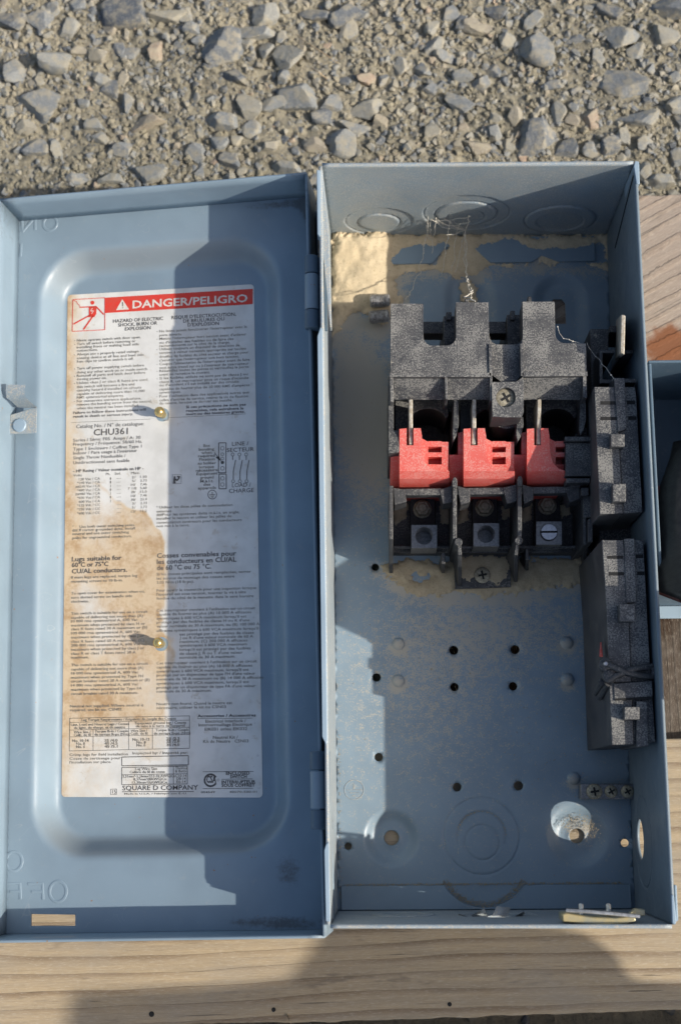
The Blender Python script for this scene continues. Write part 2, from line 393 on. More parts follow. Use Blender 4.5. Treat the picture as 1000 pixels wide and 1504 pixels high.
# ---- floor sheet
K0 = P(707, 1228, ZF); D1 = P(575, 1231, ZF); D2 = P(848, 1228, ZF); A1 = P(690, 432, ZF); A2 = P(822, 440, ZF)
holes_px = [(551, 833, 5.5), (553, 995, 6), (666, 955, 6.5), (756, 954, 6.5), (667, 1009, 6), (753, 1008, 6), (556, 1112, 6), (671, 1156, 6), (761, 1154, 6.5), (511, 1243, 5), (917, 1238, 5.5), (575, 1231, 11), (848, 1228, 11)]
fholes = [circ(P(u, v, ZF), r / 2.53, 20) for u, v, r in holes_px]
slot = P(820, 452, ZF); fholes.append([(slot.x - 4.5, slot.y - 9), (slot.x + 4.5, slot.y - 9), (slot.x + 4.5, slot.y + 4), (slot.x + 2.5, slot.y + 6.5), (slot.x - 2.5, slot.y + 6.5), (slot.x - 4.5, slot.y + 4)])
domes = [P(u, v, ZF) for u, v in [(585, 946), (585, 1000), (832, 944), (833, 998), (842, 1143)]]
dent = P(590, 1147, ZF)
frings = [circ(K0, r + d, 72) for r in (21.0, 13.5) for d in (-0.7, 0, 0.7)] + [circ((K0.x + 0.3, K0.y - 3.5), 9.5 + d, 48) for d in (-0.6, 0, 0.6)]
frings += [circ(D, r, 36) for D in (D1, D2) for r in (8, 17)] + [circ(d, 3.7, 20) for d in domes] + [circ(d, 2.0, 12) for d in domes]
def hfloor(x, y):
    h = 0.0
    for D, R_ in ((D1, 16.5), (D2, 18.5)):
        r = math.hypot(x - D.x, y - D.y)
        if r < R_ + 1: h -= 4.6 * (1 - sstep(8.8, R_, r)); h += 0.7 * (1 - sstep(4.0, 7.0, r))
    for A in (A1, A2):
        yy = min(0, max(-26, y - A.y)); r = math.hypot(x - A.x, y - A.y - yy)
        if r < 18: h -= 3.4 * (1 - sstep(8.5, 17.5, r))
    for d in domes:
        r = math.hypot(x - d.x, y - d.y)
        if r < 3.7: h += math.sqrt(max(0, 3.7 ** 2 - r * r)) * 0.62
    r = math.hypot(x - dent.x, y - dent.y)
    if r < 4: h -= 0.9 * (1 - sstep(1.5, 4, r))
    for c, R_, a0, a1 in ((K0, 21.0, 0, 7), (K0, 13.5, -0.3, PI + 0.3), ((K0.x + 0.3, K0.y - 3.5), 9.5, 0, 7)):
        r = math.hypot(x - c[0], y - c[1]); an = math.atan2(y - c[1], x - c[0])
        if abs(r - R_) < 0.75 and (a0 <= an <= a1 or a1 > 6 or a0 <= an + 2 * PI <= a1): h -= 0.55 * (1 - abs(r - R_) / 0.75)
    for hp, (u, v, rr) in zip(fholes[:11], holes_px[:11]):
        cx = sum(p[0] for p in hp) / len(hp); cy = sum(p[1] for p in hp) / len(hp)
        r = math.hypot(x - cx, y - cy)
        if r < rr / 2.53 + 1.2: h -= 0.5 * (1 - sstep(rr / 2.53, rr / 2.53 + 1.2, r))
    return h
def pt_seg(x, y, a, b):
    dx, dy = b[0] - a[0], b[1] - a[1]; L = dx * dx + dy * dy
    t = max(0, min(1, ((x - a[0]) * dx + (y - a[1]) * dy) / L)) if L else 0
    return math.hypot(x - a[0] - t * dx, y - a[1] - t * dy)
FR_ = [[tuple(P(u, v, ZF)[:2]) for u, v in q] for q in ([(485, 500), (512, 464), (560, 486), (590, 440), (580, 410), (640, 398), (700, 404), (790, 392), (894, 400)], [(556, 838), (590, 864), (655, 876), (760, 876), (860, 860), (892, 842)])]
def dustf(x, y):
    g = 0.9 * gauss(x, y, 24, -120, 18, 45) + 0.30 * gauss(x, y, 60, -270, 50, 60) + 0.05 * gauss(x, y, 10, -300, 14, 60)
    g += 0.5 * gauss(x, y, 12, -90, 14, 40) + 0.6 * gauss(x, y, D2.x + 2, D2.y + 3, 8, 6) + 0.3 * gauss(x, y, 110, -240, 60, 22)
    for q in FR_:
        for a_, b_ in zip(q, q[1:]):
            dd_ = pt_seg(x, y, a_, b_)
            if dd_ < 14: g += 0.55 * math.exp(-(dd_ / 5.0) ** 2) / 1.6
    g = min(g, 1.0)
    for d in domes: g += 0.75 * gauss(x, y, d.x, d.y - 2.5, 4.5, 3.5)
    return g + 0.1
dn = [(d.x - 5, d.x + 5, d.y - 5, d.y + 5, 0.7) for d in domes] + [(D.x - 19, D.x + 19, D.y - 19, D.y + 19, 1.1) for D in (D1, D2)]
dn += [(K0.x - 22, K0.x + 22, K0.y - 22, K0.y + 22, 1.2)] + [(A.x - 18, A.x + 18, A.y - 18, A.y + 19, 1.1) for A in (A1, A2)]
out = [(fBL.x, fBL.y), (fBR.x, fBR.y), (fTR.x, fTR.y), (fTL.x, fTL.y)]
plate('back_panel', out, fholes, frings, hfloor, lambda x, y, h: (x, y, ZF + h), 2.6, 'box_paint', root, 1.4, dn, {'dust': dustf})
# ---- four walls, each a pressed sheet
def wall(name, ra, rb, fa, fb, holes=(), ringc=(), hf=None, step=2.6, dense=(), mat='wall_paint'):
    L = (fb - fa).length; n = (rb - ra).cross(Vector((0, 0, 1))).normalized()
    def mp(s, y, h):
        t = -y / 100.0
        a = lerp3(ra, rb, s / L); b = lerp3(fa, fb, s / L)
        return a.lerp(b, t) + n * h
    return plate(name, [(0, -100), (L, -100), (L, 0), (0, 0)], [circ((c[0], c[1]), c[2], 40) for c in holes],
                 [circ((c[0], c[1]), c[2] + d, 56) for c in ringc for d in (-0.8, 0, 0.8)], hf or (lambda x, y: 0), mp, step, mat, root, 1.8, dense), mp
RT = [(29.5, -78, 20), (29.5, -80, 12.5), (80.5, -66, 25), (80.5, -68, 18), (80.5, -72, 11), (136, -76, 21), (136, -78, 13.5)]
def knock(rs, depth=0.9):
    def hf(x, y):
        h = 0.0
        for i, (cx, cy, R_) in enumerate(rs):
            r = math.hypot(x - cx, y - cy); an = math.atan2(y - cy, x - cx)
            if abs(r - R_) < 0.8: h -= 0.9 * (1 - abs(r - R_) / 0.8) * (0.35 if abs(an + PI / 2) < 0.35 else 1)
            if r < R_: h += (-depth if i % 2 == 0 else depth) * 0.7 * sstep(0, 1.2, R_ - r)
        return h
    return hf
wt, wt_map = wall('top_wall', rTL, rTR, fTL, fTR, ringc=RT, hf=knock(RT), dense=[(5, 160, -100, -38, 1.5)])
RB = [(84, -66, 17), (130, -62, 14), (38, -66, 17), (38, -68, 11)]
Lb = (fBR - fBL).length
bh = [(Lb - 86, -62, 8.5)]
wb, wb_map = wall('bottom_wall', rBR, rBL, fBR, fBL, holes=bh, ringc=[(Lb - 86, -62, 19), (Lb - 36, -66, 17), (Lb - 36, -66, 11)],
                  hf=knock([(Lb - 86, -62, 19), (Lb - 36, -66, 17), (Lb - 36, -66, 11)]), dense=[(Lb - 110, Lb - 15, -95, -40, 1.5)])
Lr = (fBR - fTR).length
wr, wr_map = wall('right_wall', rTR, rBR, fTR, fBR, holes=[(356, -77, 11.0)], ringc=[(357, -66, 24)], hf=knock([(357, -66, 24)], 0.3), dense=[(330, 385, -95, -35, 1.8)], mat='right_wall_shade_paint')
wl, wl_map = wall('left_wall', rBL, rTL, fBL, fTL, ringc=[(38, -62, 22)], hf=knock([(38, -62, 22)], 0.3))
# ---- rim lips and corner laps
for pts in ([(465, 249), (470.5, 250), (471, 343), (470, 348), (466, 344)],
            [(470.5, 480), (473.5, 484), (481, 1088), (479, 1094), (473, 1082), (466, 494)],
            [(478.5, 1240), (483, 1236), (485, 1354), (478.5, 1353), (476, 1249)]):
    MB().pp(pts, 0.4, -7).build('rim_lip', 'lip_paint', root, 0.3)
MB().pp([(471, 250), (474, 250), (483, 345), (487, 480), (484.5, 480), (472, 350)], -2, -9).build('corner_lap', 'wall_paint', root, 0.3)
MB().pp([(932, 236), (938, 237), (939, 270), (934, 270), (930, 244)], 0.6, -30).build('corner_lap', 'lip_paint', root, 0.4)
MB().pp([(985, 1315), (989, 1314), (993, 1354), (990, 1358), (986.5, 1356)], 0.7, -30).build('corner_lap', 'lip_paint', root, 0.4)
MB().pp([(989.5, 1300), (993, 1300), (995.5, 1352), (992, 1354)], -2.5, -40).build('corner_lap', 'lip_paint', root, 0.3)
# seam of the folded corner inside the right and left walls
def wall_strip(mp, a, b, wd, h0, h1, name, mat):
    a = Vector(a); b = Vector(b); t = (b - a).normalized(); nn = Vector((-t.y, t.x)) * wd
    q = [a - nn, b - nn, b + nn, a + nn]
    MB().hexa([mp(p.x, p.y, h1) for p in q], [mp(p.x, p.y, h0) for p in q]).build(name, mat, root)
wall_strip(wr_map, (6, -2), (20, -70), 0.5, 0.0, 0.35, 'fold_seam', 'hole_dark')
# flanges folded in over the floor at both ends
def flange(name, pts, z):
    MB().prism(pts, z, z - 1.3).build(name, 'box_paint', root, 0.35)
def arc(c, r, a0, a1, n=20): return [(c[0] + r * math.cos(a0 + (a1 - a0) * k / n), c[1] + r * math.sin(a0 + (a1 - a0) * k / n)) for k in range(n + 1)]
yb = P(700, 1300, ZF + 1.6).y
x0 = P(501, 1320, ZF).x; x1 = P(926, 1320, ZF).x
K2 = tuple(P(709, 1262, ZF)[:2]); ra = 26.0; a_ = math.asin((yb - K2[1]) / ra)
flange('end_flange', [(x0, -395.8), (x1, -395.8), (x1, yb)] + arc(K2, ra, a_, -PI - a_ , 26) + [(x0, yb)], ZF + 1.7)
yt = P(700, 386, ZF + 1.6).y
flange('end_flange', [(8, -1.6), (8, yt + 9), (20, yt + 9), (36, yt), (62, yt), (70, yt + 10), (80, yt + 13), (88, yt + 9), (97, yt), (122, yt), (128, yt + 4), (138, yt), (160, yt), (160, -3)], ZF + 1.7)
# welded ground mark pressed in the floor
g = P(520, 1160, ZF)
mb = MB(); mb.tube([(g.x + 5.4 * math.cos(a), g.y + 5.4 * math.sin(a), ZF + 0.02) for a in [2 * PI * k / 40 for k in range(41)]], 0.28, 6)
mb.tube([(g.x, g.y + 3.4, ZF), (g.x, g.y, ZF)], 0.3, 6)
for dy, hw in ((0, 4.2), (-1.7, 2.6), (-3.2, 1.2)): mb.tube([(g.x - hw, g.y + dy, ZF), (g.x + hw, g.y + dy, ZF)], 0.26, 6)
mb.build('ground_symbol', 'wall_paint', root)
# ================================================================== DOOR
al, yw = math.radians(6.8), math.radians(1.1)
RD = Matrix.Rotation(yw, 3, 'Z') @ Matrix.Rotation(-al, 3, 'Y')
EXd, EYd, EZd = RD.col[0].copy(), RD.col[1].copy(), RD.col[2].copy()
OD = Vector((-8, 0, -11))
DM = Matrix.Translation(OD) @ RD.to_4x4()
def PD(u, v, n):
    d = ray(u, v); t = ((OD - CAM).dot(EZd) + n) / d.dot(EZd); X = CAM + d * t - OD
    return Vector((X.dot(EXd), X.dot(EYd)))
def dl(a, b, n): return OD + EXd * a + EYd * b + EZd * n
DX0, DX1, DY0, DY1 = -177.0, -1.6, -402.0, 0.6
ND, NP = -28.0, -14.2
cxp, cyp, hx, hy, cr = -92.5, -192.0, 65.0, 165.8, 24.0
def hdoor(a, b):
    qx, qy = abs(a - cxp) - (hx - cr), abs(b - cyp) - (hy - cr)
    sd_ = math.hypot(max(qx, 0), max(qy, 0)) + min(max(qx, qy), 0) - cr
    return NP * (1 - sstep(-6.2, 5.8, sd_))
def ddirt(a, b):
    g = 0.75 * gauss(a, b, -12, -4, 46, 4) + 0.9 * gauss(a, b, -6, -10, 5, 10) + 0.55 * gauss(a, b, -172, -2, 8, 9)
    g += 0.72 * gauss(a, b, -24, -372, 10, 12) + 0.75 * gauss(a, b, -22, -398, 22, 5) + 0.6 * gauss(a, b, -5, -375, 2, 40) + 0.45 * gauss(a, b, -176, -395, 7, 14)
    g += 0.42 * gauss(a, b, -110, 0, 60, 2.2) + 0.5 * gauss(a, b, -50, -396.5, 20, 4)
    g += 0.32 * gauss(a, b, -55, -15, 24, 3) + 0.2 * gauss(a, b, -34, -345, 12, 10)
    return g
door = empty('door', None, None)
door.parent = root
hl = [tuple(PD(u, v, ND)) for u, v in [(46, 1360), (111, 1360), (111, 1343.5), (46, 1342.5)]]
dr = lambda r: [(cxp + sx * (hx - cr) + (cr + r) * math.cos(a), cyp + sy * (hy - cr) + (cr + r) * math.sin(a)) for sx, sy, a0 in ((1, 1, 0), (-1, 1, PI / 2), (-1, -1, PI), (1, -1, 1.5 * PI)) for a in [a0 + PI / 2 * k / 14 for k in range(15)]]
sheet = plate('door_sheet', [(DX0, DY0), (DX1, DY0), (DX1, DY1), (DX0, DY1)], [hl], [], hdoor, lambda a, b, h: dl(a, b, ND + h), 2.0, 'door_paint', door, 1.3, (), {'dirt': ddirt, 'film': lambda a, b: min(0.45, 0.36 * abs(hdoor(a, b + 1) - hdoor(a, b - 1)) / 2 + 0.12 * gauss(a, b, -40, -20, 60, 14))})
def dskirt(name, p, q, flare, mat='door_paint', n0=ND, n1=0.0, th=1.3, lift=0):
    p = Vector(p); q = Vector(q); t = (q - p).normalized(); nn = Vector((t.y, -t.x))
    K = 24; vs = []; me = bpy.data.meshes.new(name)
    for i in range(K + 1):
        c = p.lerp(q, i / K)
        for j in range(5):
            f = j / 4; o = c + nn * (flare * f)
            vs.append(dl(o.x, o.y, n0 + (n1 - n0) * f + (0.3 * noise.noise(Vector((i * .35, j * .2, p.x))) if j == 4 else 0)))
    fs = [(i * 5 + j, (i + 1) * 5 + j, (i + 1) * 5 + j + 1, i * 5 + j + 1) for i in range(K) for j in range(4)]
    me.from_pydata([v * MM for v in vs], [], fs); me.shade_smooth()
    at = me.attributes.new('dirt', 'FLOAT', 'POINT')
    at.data.foreach_set('value', [0.30 if ((k % 5) < 1) else (0.22 if (k % 5) == 4 else 0.12) + 0.35 * (k // 5 in (0, 1, K, K - 1)) for k in range(len(vs))])
    o = obj(name, me, mat, door); s = o.modifiers.new('s', 'SOLIDIFY'); s.thickness = th * MM; s.offset = 1
    return o
# skirts run round the sheet; p -> q clockwise so that the outer side is away from the sheet
dskirt('door_skirt', (DX0, DY1), (DX1, DY1), -0.8)
dskirt('door_skirt', (DX1, DY1), (DX1, DY0), -0.4)
dskirt('door_skirt', (DX1, DY0), (DX0, DY0), -0.8)
dskirt('door_skirt', (DX0, DY0), (DX0, DY1), -0.8)
# embossed lettering seen from behind
def emb(strokes, name='embossed_letter', r=0.95):
    mb = MB()
    for st in strokes: mb.tube([(a, b, ND - 0.12) for a, b in st], r, 8, 0.42)
    return mb.build(name, 'door_paint', door, xf=DM)
def oval(a, b, ra_, rb_, n=36): return [(a + ra_ * math.cos(2 * PI * k / n), b + rb_ * math.sin(2 * PI * k / n)) for k in range(n + 1)]
def D2_(u, v): return tuple(PD(u, v, ND))
c = D2_(74, 328); emb([oval(c[0], c[1], 4.1, 4.3)])
emb([[D2_(32.5, 320), D2_(33.5, 340)], [D2_(33.5, 340), D2_(52, 319)], [D2_(52, 319), D2_(52, 338)]])
emb([[D2_(31.5, 358), D2_(30.5, 377)]])
c = D2_(21, 1265); emb([oval(c[0], c[1], 4.5, 5.0)])
c = D2_(85.5, 1309.5); emb([oval(c[0], c[1], 4.6, 5.2)])
emb([[D2_(10, 1298), D2_(30, 1298), D2_(30.5, 1321)], [D2_(15, 1309.5), D2_(30, 1309.5)]])
emb([[D2_(42, 1298), D2_(63, 1298), D2_(63.5, 1321)], [D2_(47, 1309.5), D2_(63, 1309.5)]])
# hinge knuckles between door and box
for (ua, va, ub, vb) in ((457.5, 376, 458, 484), (466, 1103, 467.5, 1219)):
    a = P(ua, va, -11); b = P(ub, vb, -11)
    cuts = (0.0, 0.25, 0.74, 1.0)
    for k in range(3):
        p = a.lerp(b, cuts[k] + 0.006); q = a.lerp(b, cuts[k + 1] - 0.006); d = (q - p).normalized(); L = (q - p).length
        M3 = Vector((0, 0, 1)).rotation_difference(d).to_matrix()
        par = root if k != 1 else door
        MB().lathe(p, [(3.3, 0), (3.75, 0.5), (3.75, L - 0.5), (3.3, L)], 20, M3).build('hinge_knuckle', 'door_paint' if k == 1 else 'dark_shade_paint', par)
    MB().box((a.x + 2, b.y, a.z - 3.2), (1.2, a.y, a.z - 2.0)).build('hinge_leaf', 'dark_shade_paint', root)
# latch clip riveted to the left skirt
mbx = MB()
def latch_pts(us, n): return [dl(*PD(u, v, n), n) for u, v in us]
q1 = [(16, 609), (55, 598), (54, 636), (14, 638)]
top = latch_pts(q1, -20); bot = latch_pts(q1, -22.5)
mbx.hexa(top, bot); mbx.build('latch_clip', 'wall_paint', door, 0.3)
prof = [(-22.0, 0), (-19, 6.0), (-16.5, 9.5), (-14.5, 12.5), (-14.0, 17)]
a0 = PD(26, 598, -20); a1 = PD(55, 598, -20)
mb = MB()
path_l = [dl(*PD(26, 598, -20), -20), dl(*PD(18, 590, -14), -14), dl(*PD(10, 584, -8), -8), dl(*PD(9, 574, -5), -5), dl(*PD(10, 565, -4), -4)]
path_r = [dl(*PD(55, 598, -20), -20), dl(*PD(46, 591, -14), -14), dl(*PD(38, 583, -8), -8), dl(*PD(36.5, 573, -5), -5), dl(*PD(38.5, 565, -4), -4)]
vs = []
for l, r in zip(path_l, path_r): vs += [l, r, l - EZd * 1.2 + EXd * .4, r - EZd * 1.2 - EXd * .6]
fs = []
for i in range(4):
    b0, b1 = i * 4, i * 4 + 4
    fs += [(b0, b0 + 1, b1 + 1, b1), (b0 + 2, b1 + 2, b1 + 3, b0 + 3), (b0, b1, b1 + 2, b0 + 2), (b0 + 1, b0 + 3, b1 + 3, b1 + 1)]
fs += [(0, 2, 3, 1), (16, 17, 19, 18)]
mb.add(vs, fs).build('latch_hook', 'wall_paint', door, angle=60)
rv = PD(29, 624.5, -19.5)
MB().lathe((rv.x, rv.y, -20), [(3.9, 0), (3.9, 0.5), (3.4, 0.95), (2.0, 1.1)], 28).build('latch_rivet', 'lip_paint', door, xf=DM)
# ---- paper label
NL = ND + NP
lc = [PD(u, v, NL) for u, v in [(100, 433.5), (373, 417.5), (386, 1171.5), (91, 1170.5)]]   # TL TR BR BL
def lab(s, t): return lc[0].lerp(lc[1], s).lerp(lc[3].lerp(lc[2], s), t)
NU, NV = 130, 320
vs = []; fs = []; stain = []; spots = []
def in_corner(s, t):
    W_, H_ = 111.0, 288.0; x = min(s, 1 - s) * W_; y = min(t, 1 - t) * H_; r = 2.2
    if x < r and y < r:
        d = math.hypot(r - x, r - y)
        if d > r: k = r / d; return (r - (r - x) * k, r - (r - y) * k)
    return None
for j in range(NV + 1):
    for i in range(NU + 1):
        s, t = i / NU, j / NV
        ss, tt = s, t
        ic = in_corner(s, t)
        if ic:
            ss = ic[0] / 111.0 if s < .5 else 1 - ic[0] / 111.0; tt = ic[1] / 288.0 if t < .5 else 1 - ic[1] / 288.0
        p = lab(ss, tt)
        vs.append(dl(p.x, p.y, NL + 0.22 + 0.10 * noise.noise(Vector((s * 3, t * 7, 1)))))
        px, py = 95 + s * 285, 430 + t * 740
        edge = noise.noise(Vector((px * 0.02, py * 0.02, 3))) * 18 + noise.noise(Vector((px * 0.07, py * 0.07, 8))) * 7
        # tide line of the brown water mark down the left half
        if py < 700: lim = 128 + 8 * math.sin(py * 0.03) - 10 * sstep(560, 640, py)
        elif py < 830: lim = 122 + 124 * sstep(690, 815, py)
        elif py < 1060: lim = 252
        elif py < 1120: lim = 252 + 14 * sstep(1060, 1100, py)
        else: lim = 205
        sw_ = 5 if py > 720 else 14
        v = sstep(lim + edge + sw_, lim + edge - 2 * sw_, px)
        band = math.exp(-((px - lim - edge + 4) / 5.0) ** 2) * 0.35
        depth = 0.62 if py < 700 else 0.55 + 0.4 * sstep(740, 860, py)
        depth *= 1 - 0.72 * sstep(1020, 1125, py + 40 * noise.noise(Vector((px * .03, py * .03, 12))))
        depth *= 0.8 + 0.9 * noise.noise(Vector((px * 0.012, py * 0.009, 5)))
        if px > 243: depth *= 0.55
        e2 = 0.25 * math.exp(-((px - 378) / 9.0) ** 2) + 0.55 * math.exp(-max(0, px - 97) / 17.0) + 0.17
        stain.append(v * depth + band * v + e2 * 0.8)
        spots.append(0.30 * math.exp(-((px - 374) / 11.0) ** 2) * (1.0 if py > 560 else 0.5) + 0.12 * gauss(px, py, 120, 1110, 30, 50))
for j in range(NV):
    for i in range(NU):
        a = j * (NU + 1) + i; fs.append((a, a + NU + 1, a + NU + 2, a + 1))
# two punched holes where the studs come through
pf = []
sts = [Vector((PD(239.5, 609.5, NL))), Vector((PD(237.5, 946, NL)))]
for f in fs:
    c = sum((vs[k] for k in f), Vector()) / 4 - OD; c2 = Vector((c.dot(EXd), c.dot(EYd)))
    if any((c2 - s_).length < 3.6 for s_ in sts): continue
    pf.append(f)
me = bpy.data.meshes.new('label'); me.from_pydata([v * MM for v in vs], [], pf); me.shade_smooth()
for an, dat in (('stain', stain), ('spots', spots)): me.attributes.new(an, 'FLOAT', 'POINT').data.foreach_set('value', dat)
label = obj('label', me, 'label_paper', door)
label['label'] = 'water-stained white instruction label with a red danger banner'
# studs through the label
for k, (s_, (ut, vt)) in enumerate(zip(sts, ((239, 606), (236.5, 944.5)))):
    base = dl(s_.x, s_.y, NL); tp = base + EZd * 9.0
    M3 = Vector((0, 0, 1)).rotation_difference(EZd).to_matrix()
    MB().lathe(base, [(3.9, 0.05), (3.9, 0.30), (2.0, 0.34)], 28, M3).build('stud_washer', 'lip_paint', door)
    MB().lathe(base, [(2.2, 0), (2.2, 4.6), (2.8, 5.2), (3.0, 7.0), (2.6, 8.6), (1.5, 9.6), (0.4, 10.0)], 24, M3).build('brass_stud', 'brass', door, angle=60)
# ================================================================== LABEL PRINT
NT = NL + 0.36
LX = (lc[1] - lc[0]).normalized(); LY = Vector((-LX.y, LX.x))
fc = bpy.data.curves.new('t', 'FONT'); fc.resolution_u = 2
fo_ = bpy.data.objects.new('t', fc); COL.objects.link(fo_)
def LP(u, v): return PD(u, v, NT)
class Ink:
    def __init__(s): s.v = []; s.f = []
    def text(s, txt, u0, v0, u1, cap=3.5, bold=0.0, rise=None):
        """one printed line: baseline start (u0, v0), right end u1, capital height cap, all as seen in the picture"""
        p0 = LP(u0, v0); w_ = (u1 - u0) / 2.50
        fc.body = txt; fc.offset = bold
        bpy.context.view_layer.update()
        me = fo_.to_mesh(); n = len(me.vertices)
        if n == 0: fo_.to_mesh_clear(); return
        co = [(v.co.x, v.co.y) for v in me.vertices]
        x0 = min(c[0] for c in co); x1 = max(c[0] for c in co)
        sx = w_ / max(1e-6, x1 - x0); sy = cap / 2.50 / 0.70
        b = len(s.v)
        for x, y in co:
            q = p0 + LX * ((x - x0) * sx) + LY * (y * sy); s.v.append((q.x, q.y))
        s.f += [tuple(b + i for i in p.vertices) for p in me.polygons]
        fo_.to_mesh_clear()
    def poly(s, px):
        b = len(s.v); s.v += [tuple(LP(u, v)) for u, v in px]; s.f.append(tuple(range(b, b + len(px))))
    def line(s, px, wd=0.7):
        for (a, c) in zip(px, px[1:]):
            A, C_ = LP(*a), LP(*c); t = (C_ - A).normalized(); nn = Vector((-t.y, t.x)) * wd / 5.0
            b = len(s.v); s.v += [tuple(A - nn), tuple(C_ - nn), tuple(C_ + nn), tuple(A + nn)]; s.f.append((b, b + 1, b + 2, b + 3))
    def ring(s, u, v, r, wd=0.7, a0=0, a1=2 * PI, n=24):
        s.line([(u + r * math.cos(a0 + (a1 - a0) * k / n), v - r * math.sin(a0 + (a1 - a0) * k / n)) for k in range(n + 1)], wd)
    def disc(s, u, v, r, n=20): s.poly([(u + r * math.cos(-2 * PI * k / n), v + r * math.sin(-2 * PI * k / n)) for k in range(n)])
    def build(s, name, mat, lift=0.0):
        me = bpy.data.meshes.new(name)
        me.from_pydata([dl(x, y, NT + lift) * MM for x, y in s.v], [], s.f)
        bm = bmesh.new(); bm.from_mesh(me)
        for f in bm.faces:
            if f.normal.dot(EZd) < 0: f.normal_flip()
        bm.to_mesh(me); bm.free()
        return obj(name, me, mat, door)
red = Ink()
red.poly([(155, 459.8), (371.3, 446.6), (371.5, 424.2), (155, 437.2)])
fr = [(107.5, 440), (154.5, 437.3), (154.5, 484.2), (106.6, 486.8), (107.5, 440)]; red.line(fr, 1.0)
red.disc(136.2, 444.5, 2.9)
red.line([(118, 451.3), (141, 450.2)], 1.6); red.line([(141, 449.6), (153, 462)], 1.9)
red.poly([(131, 450.5), (131, 464), (129, 466), (139, 465.5), (142, 461), (142.5, 450)])
red.line([(134, 462), (108.5, 476)], 2.0); red.line([(137.5, 463.5), (123, 484)], 2.4)
red.line([(108, 441), (113, 443), (115, 447), (117, 448), (118, 452)], 0.9)
red.build('red_print', 'ink_red')
wh = Ink()
wh.text('DANGER/PELIGRO', 195, 452.8, 364.5, 11.5, 0.02)
wh.poly([(171, 455.6), (190, 454.5), (180, 439.5)])
wh.line([(136.5, 452.5), (133.5, 457), (138, 456.5), (135, 461)], 0.9)
wh.build('white_print', 'ink_white', 0.06)
bk = Ink(); bk.line([(180.3, 443.5), (180.5, 450)], 1.4); bk.disc(180.6, 452.3, 0.8); bk.build('black_print', 'ink', 0.10)
big = Ink(); T = big.text
T('HAZARD OF ELECTRIC', 166.5, 474, 241, 5.0, .012); T('SHOCK, BURN OR', 174, 479.8, 232, 5.0, .012); T('EXPLOSION', 184, 485.5, 222, 5.0, .012)
T("RISQUE D'ELECTROCUTION,", 252.3, 468.8, 346.7, 5.0, .012); T('DE BRULURES OU', 269.3, 473.9, 329.7, 5.0, .012); T("D'EXPLOSION", 276, 479.6, 321.7, 5.0, .012)
T('Failure to follow these instructions will', 108, 608, 215, 3.5, .015); T('result in death or serious injury.', 108, 613.6, 196.5, 3.5, .015)
T('Si ces précautions ne sont pas', 273.6, 599.6, 360, 3.6, .02); T('respectées, cela entraînera la', 273.6, 605, 356.5, 3.6, .02); T('mort ou des blessures graves.', 273.6, 610, 358.6, 3.6, .02)
T('Catalog No. / N° de catalogue:', 112.5, 629, 212, 5.2); T('CHU361', 138, 639.6, 188.2, 9.2, .012)
for tx, v, u1 in (('Series / Série: F05  Amps / A: 30', 648.8, 207), ('Frequency / Fréquence: 50/60 Hz.', 654.8, 209.5), ('Type 1 Enclosure / Coffret Type 1', 661.8, 208.5), ("Indoor / Para usage à l'intérieur", 667.8, 201.8), ('Single Throw Nonfusible /', 674.7, 185), ('Unidirectionnel sans fusible', 681.8, 190.8)):
    T(tx, 108, v, u1, 4.5)
T('- HP Rating / Valeur nominale en HP -', 108, 694, 210.8, 4.2, .015)
T('Lugs suitable for', 106, 824.5, 178, 6.4, .015); T('60°C or 75°C', 106, 833, 159, 6.4, .015); T('CU/AL conductors.', 106, 842.3, 186, 6.4, .015)
T('Cosses convenables pour', 230.7, 819.5, 343.6, 6.6, .015); T('les conducteurs en CU/AL', 230.7, 828.4, 343.6, 6.6, .015); T('de 60 °C ou 75 °C.', 230.7, 837.4, 307.8, 6.6, .015)
T('LINE /', 341, 654.8, 364.5, 5.6); T('SECTEUR', 333.4, 664, 372, 5.8); T('LOAD /', 341, 715.6, 367.5, 5.8); T('CHARGE', 336.5, 724, 371.8, 5.8)
T('Accessories / Accessoires', 290.2, 1053.6, 370.8, 3.7, .02)
T('ENCLOSED', 332, 1138, 364.5, 4, .03); T('SWITCH', 338, 1143, 361, 4, .03); T('INTERRUPTEUR', 325.6, 1150.8, 372, 4, .03); T('SOUS COFFRET', 325.6, 1155.7, 371.2, 4, .03)
T('SQUARE D COMPANY', 180.2, 1160.8, 285, 6.2, .01)
T('CSA', 303.5, 1149.5, 317, 9, .03)
big.ring(309.5, 1146, 8.8, 2.4, 0.5, 2 * PI - 0.5); big.ring(320.8, 1145.7, 1.6, .4)
for L_ in ([(298.3, 1133.5), (372.6, 1133)], [(325.6, 1144.6), (371, 1144)], [(298.3, 1158.3), (372, 1157.7)]): big.line(L_, .6)
big.line([(180, 1162.9), (285, 1162.6)], .8)
big.line([(290, 1055.4), (371, 1054.8)], .5)
